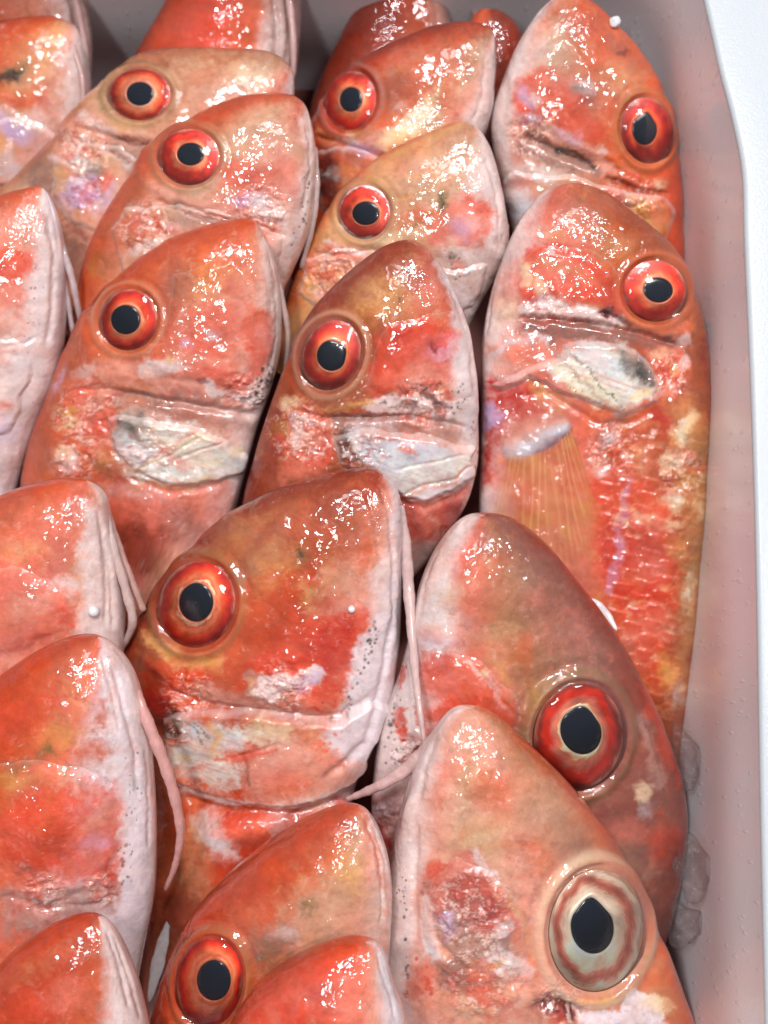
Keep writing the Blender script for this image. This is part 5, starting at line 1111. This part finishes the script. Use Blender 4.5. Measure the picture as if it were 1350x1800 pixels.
    o = add_mesh('fin_base', (Pn-p0).reshape(-1, 3), grid_faces(len(L), n2), M_fin, root, c.reshape(-1, 3)*.8, (np.clip(sm(0, .45, ww)*sm(1, .70, ww)*sm(0, .25, uu)*sm(1, .8, uu)*(1.0+0.5*fbm(G[..., 0], G[..., 1], 14, 78, 3)), 0, 1)*0.9).ravel(), out=nrm)
M_fin = skin_material('fin_membrane', coat=0.9, sss=0.2, ripple=0.7, dimple=0.6)
_nt = M_fin.node_tree; _b = _nt.nodes['Principled BSDF']
for _l in list(_b.inputs['Metallic'].links): _nt.links.remove(_l)
_at = [n for n in _nt.nodes if n.type == 'ATTRIBUTE'][0]
_nt.links.new(_at.outputs['Alpha'], _b.inputs['Alpha'])
pectoral()

# ------------------------------------------------------------------ bits lying in the box
def blob(name, px, py, z, r, mat, label, cat, seed=0, amp=0.12, sx=1, sy=1, sz=1, det=4, ang=0, rz=0):
    import bmesh
    bm = bmesh.new()
    bmesh.ops.create_icosphere(bm, subdivisions=det, radius=1)
    rg = np.random.default_rng(seed)
    dirs = rg.normal(size=(9, 3)); dirs /= np.linalg.norm(dirs, axis=1)[:, None]
    lv = 0.72+0.25*rg.random(9)
    c = at_z(np.array([float(px)]), np.array([float(py)]), z)[0]
    ca, sa = math.cos(math.radians(-ang)), math.sin(math.radians(-ang))
    for v in bm.verts:
        p = np.array(v.co)
        if amp > 0.05:
            for d, l in zip(dirs, lv):
                k = p @ d
                if k > l: p = p-d*(k-l)*0.8
        p = p*(1+amp*0.4*math.sin(3*p[0]+seed)*math.sin(4*p[1]+1)*math.cos(3*p[2]))
        p = p*np.array([sx, sy, sz])*r
        p = np.array([p[0]*ca-p[1]*sa, p[0]*sa+p[1]*ca, p[2]])
        v.co = tuple(p*S)
    me = bpy.data.meshes.new(name); bm.to_mesh(me); bm.free()
    me.polygons.foreach_set('use_smooth', np.ones(len(me.polygons), bool))
    me.materials.append(mat)
    o = bpy.data.objects.new(name, me); scene.collection.objects.link(o)
    o.location = c*S
    return tag(o, label, cat)
def surf_z(px, py):
    """height of whatever lies under a photo point"""
    bpy.context.view_layer.update()
    from mathutils import Vector
    d = rays(np.array(float(px)), np.array(float(py)))
    dg = bpy.context.evaluated_depsgraph_get()
    hit, loc, *_ = scene.ray_cast(dg, Vector(CAM*S), Vector(d/np.linalg.norm(d)))
    return loc.z/S if hit else 0.0
blob('foam_bead', 165, 1075, surf_z(165, 1075)+3, 10, M_bead, 'round white foam bead stuck on the jaw of the fish with two hanging barbels', 'foam bead', 3, 0.03)
blob('foam_bead', 618, 1071, surf_z(618, 1071)+1, 6.5, M_bead, 'tiny white foam bead on the cheek of the largest fish', 'foam bead', 4, 0.03)
blob('foam_crumb', 1081, 38, surf_z(1075, 45)+4, 10.5, M_bead, 'white foam crumb on the forehead of the top right fish', 'foam crumb', 5, 0.15, 1.0, 1.15, .8, ang=20)
blob('ice_chunk', 1218, 1530, -195, 42, M_ice, 'glassy lump of melting ice between the big eyed fish and the wall', 'ice', 11, 0.75, .80, 1.35, .8)
blob('ice_chunk', 1204, 1335, -240, 44, M_ice, 'darker flat piece of ice under the wall fish, above the glassy lump', 'ice', 12, 0.6, .62, 1.4, .7, ang=-6)
blob('ice_chunk', 1206, 1625, -245, 36, M_ice, 'lowest piece of ice by the wall, stained red beside the pale fish', 'ice', 13, 0.7, .9, 1.2, .7)
# slip of pale membrane and a loose fin tip
def sliver(name, pts, z, w, mat, label, cat, col=(230, 220, 222)):
    pts = catmull(np.array(pts, float), 8)
    path = at_z(pts[:, 0], pts[:, 1], z)
    n = len(path)
    u = np.linspace(0, 1, n)
    r = w*(0.15+np.sin(math.pi*np.clip(u, 0, 1)**1.3)**0.8)
    o = tube(name, path-path[0], r, mat, None, col, 14, 0.3)
    o.location = path[0]*S
    return tag(o, label, cat)
sliver('membrane_scrap', [(1030, 1045), (1052, 1062), (1070, 1085), (1084, 1108)], surf_z(1078, 1085)+12, 7, M_barbel, 'pale scrap of membrane lying beside the forehead of the brownish red fish', 'fish scrap')
sliver('loose_fin_tip', [(298, 1612), (288, 1650), (276, 1700), (262, 1760)], surf_z(288, 1650)+18, 13, M_barbel, 'pale loose fin tip sticking up between two orange fish at the bottom', 'fish scrap', (206, 196, 198))
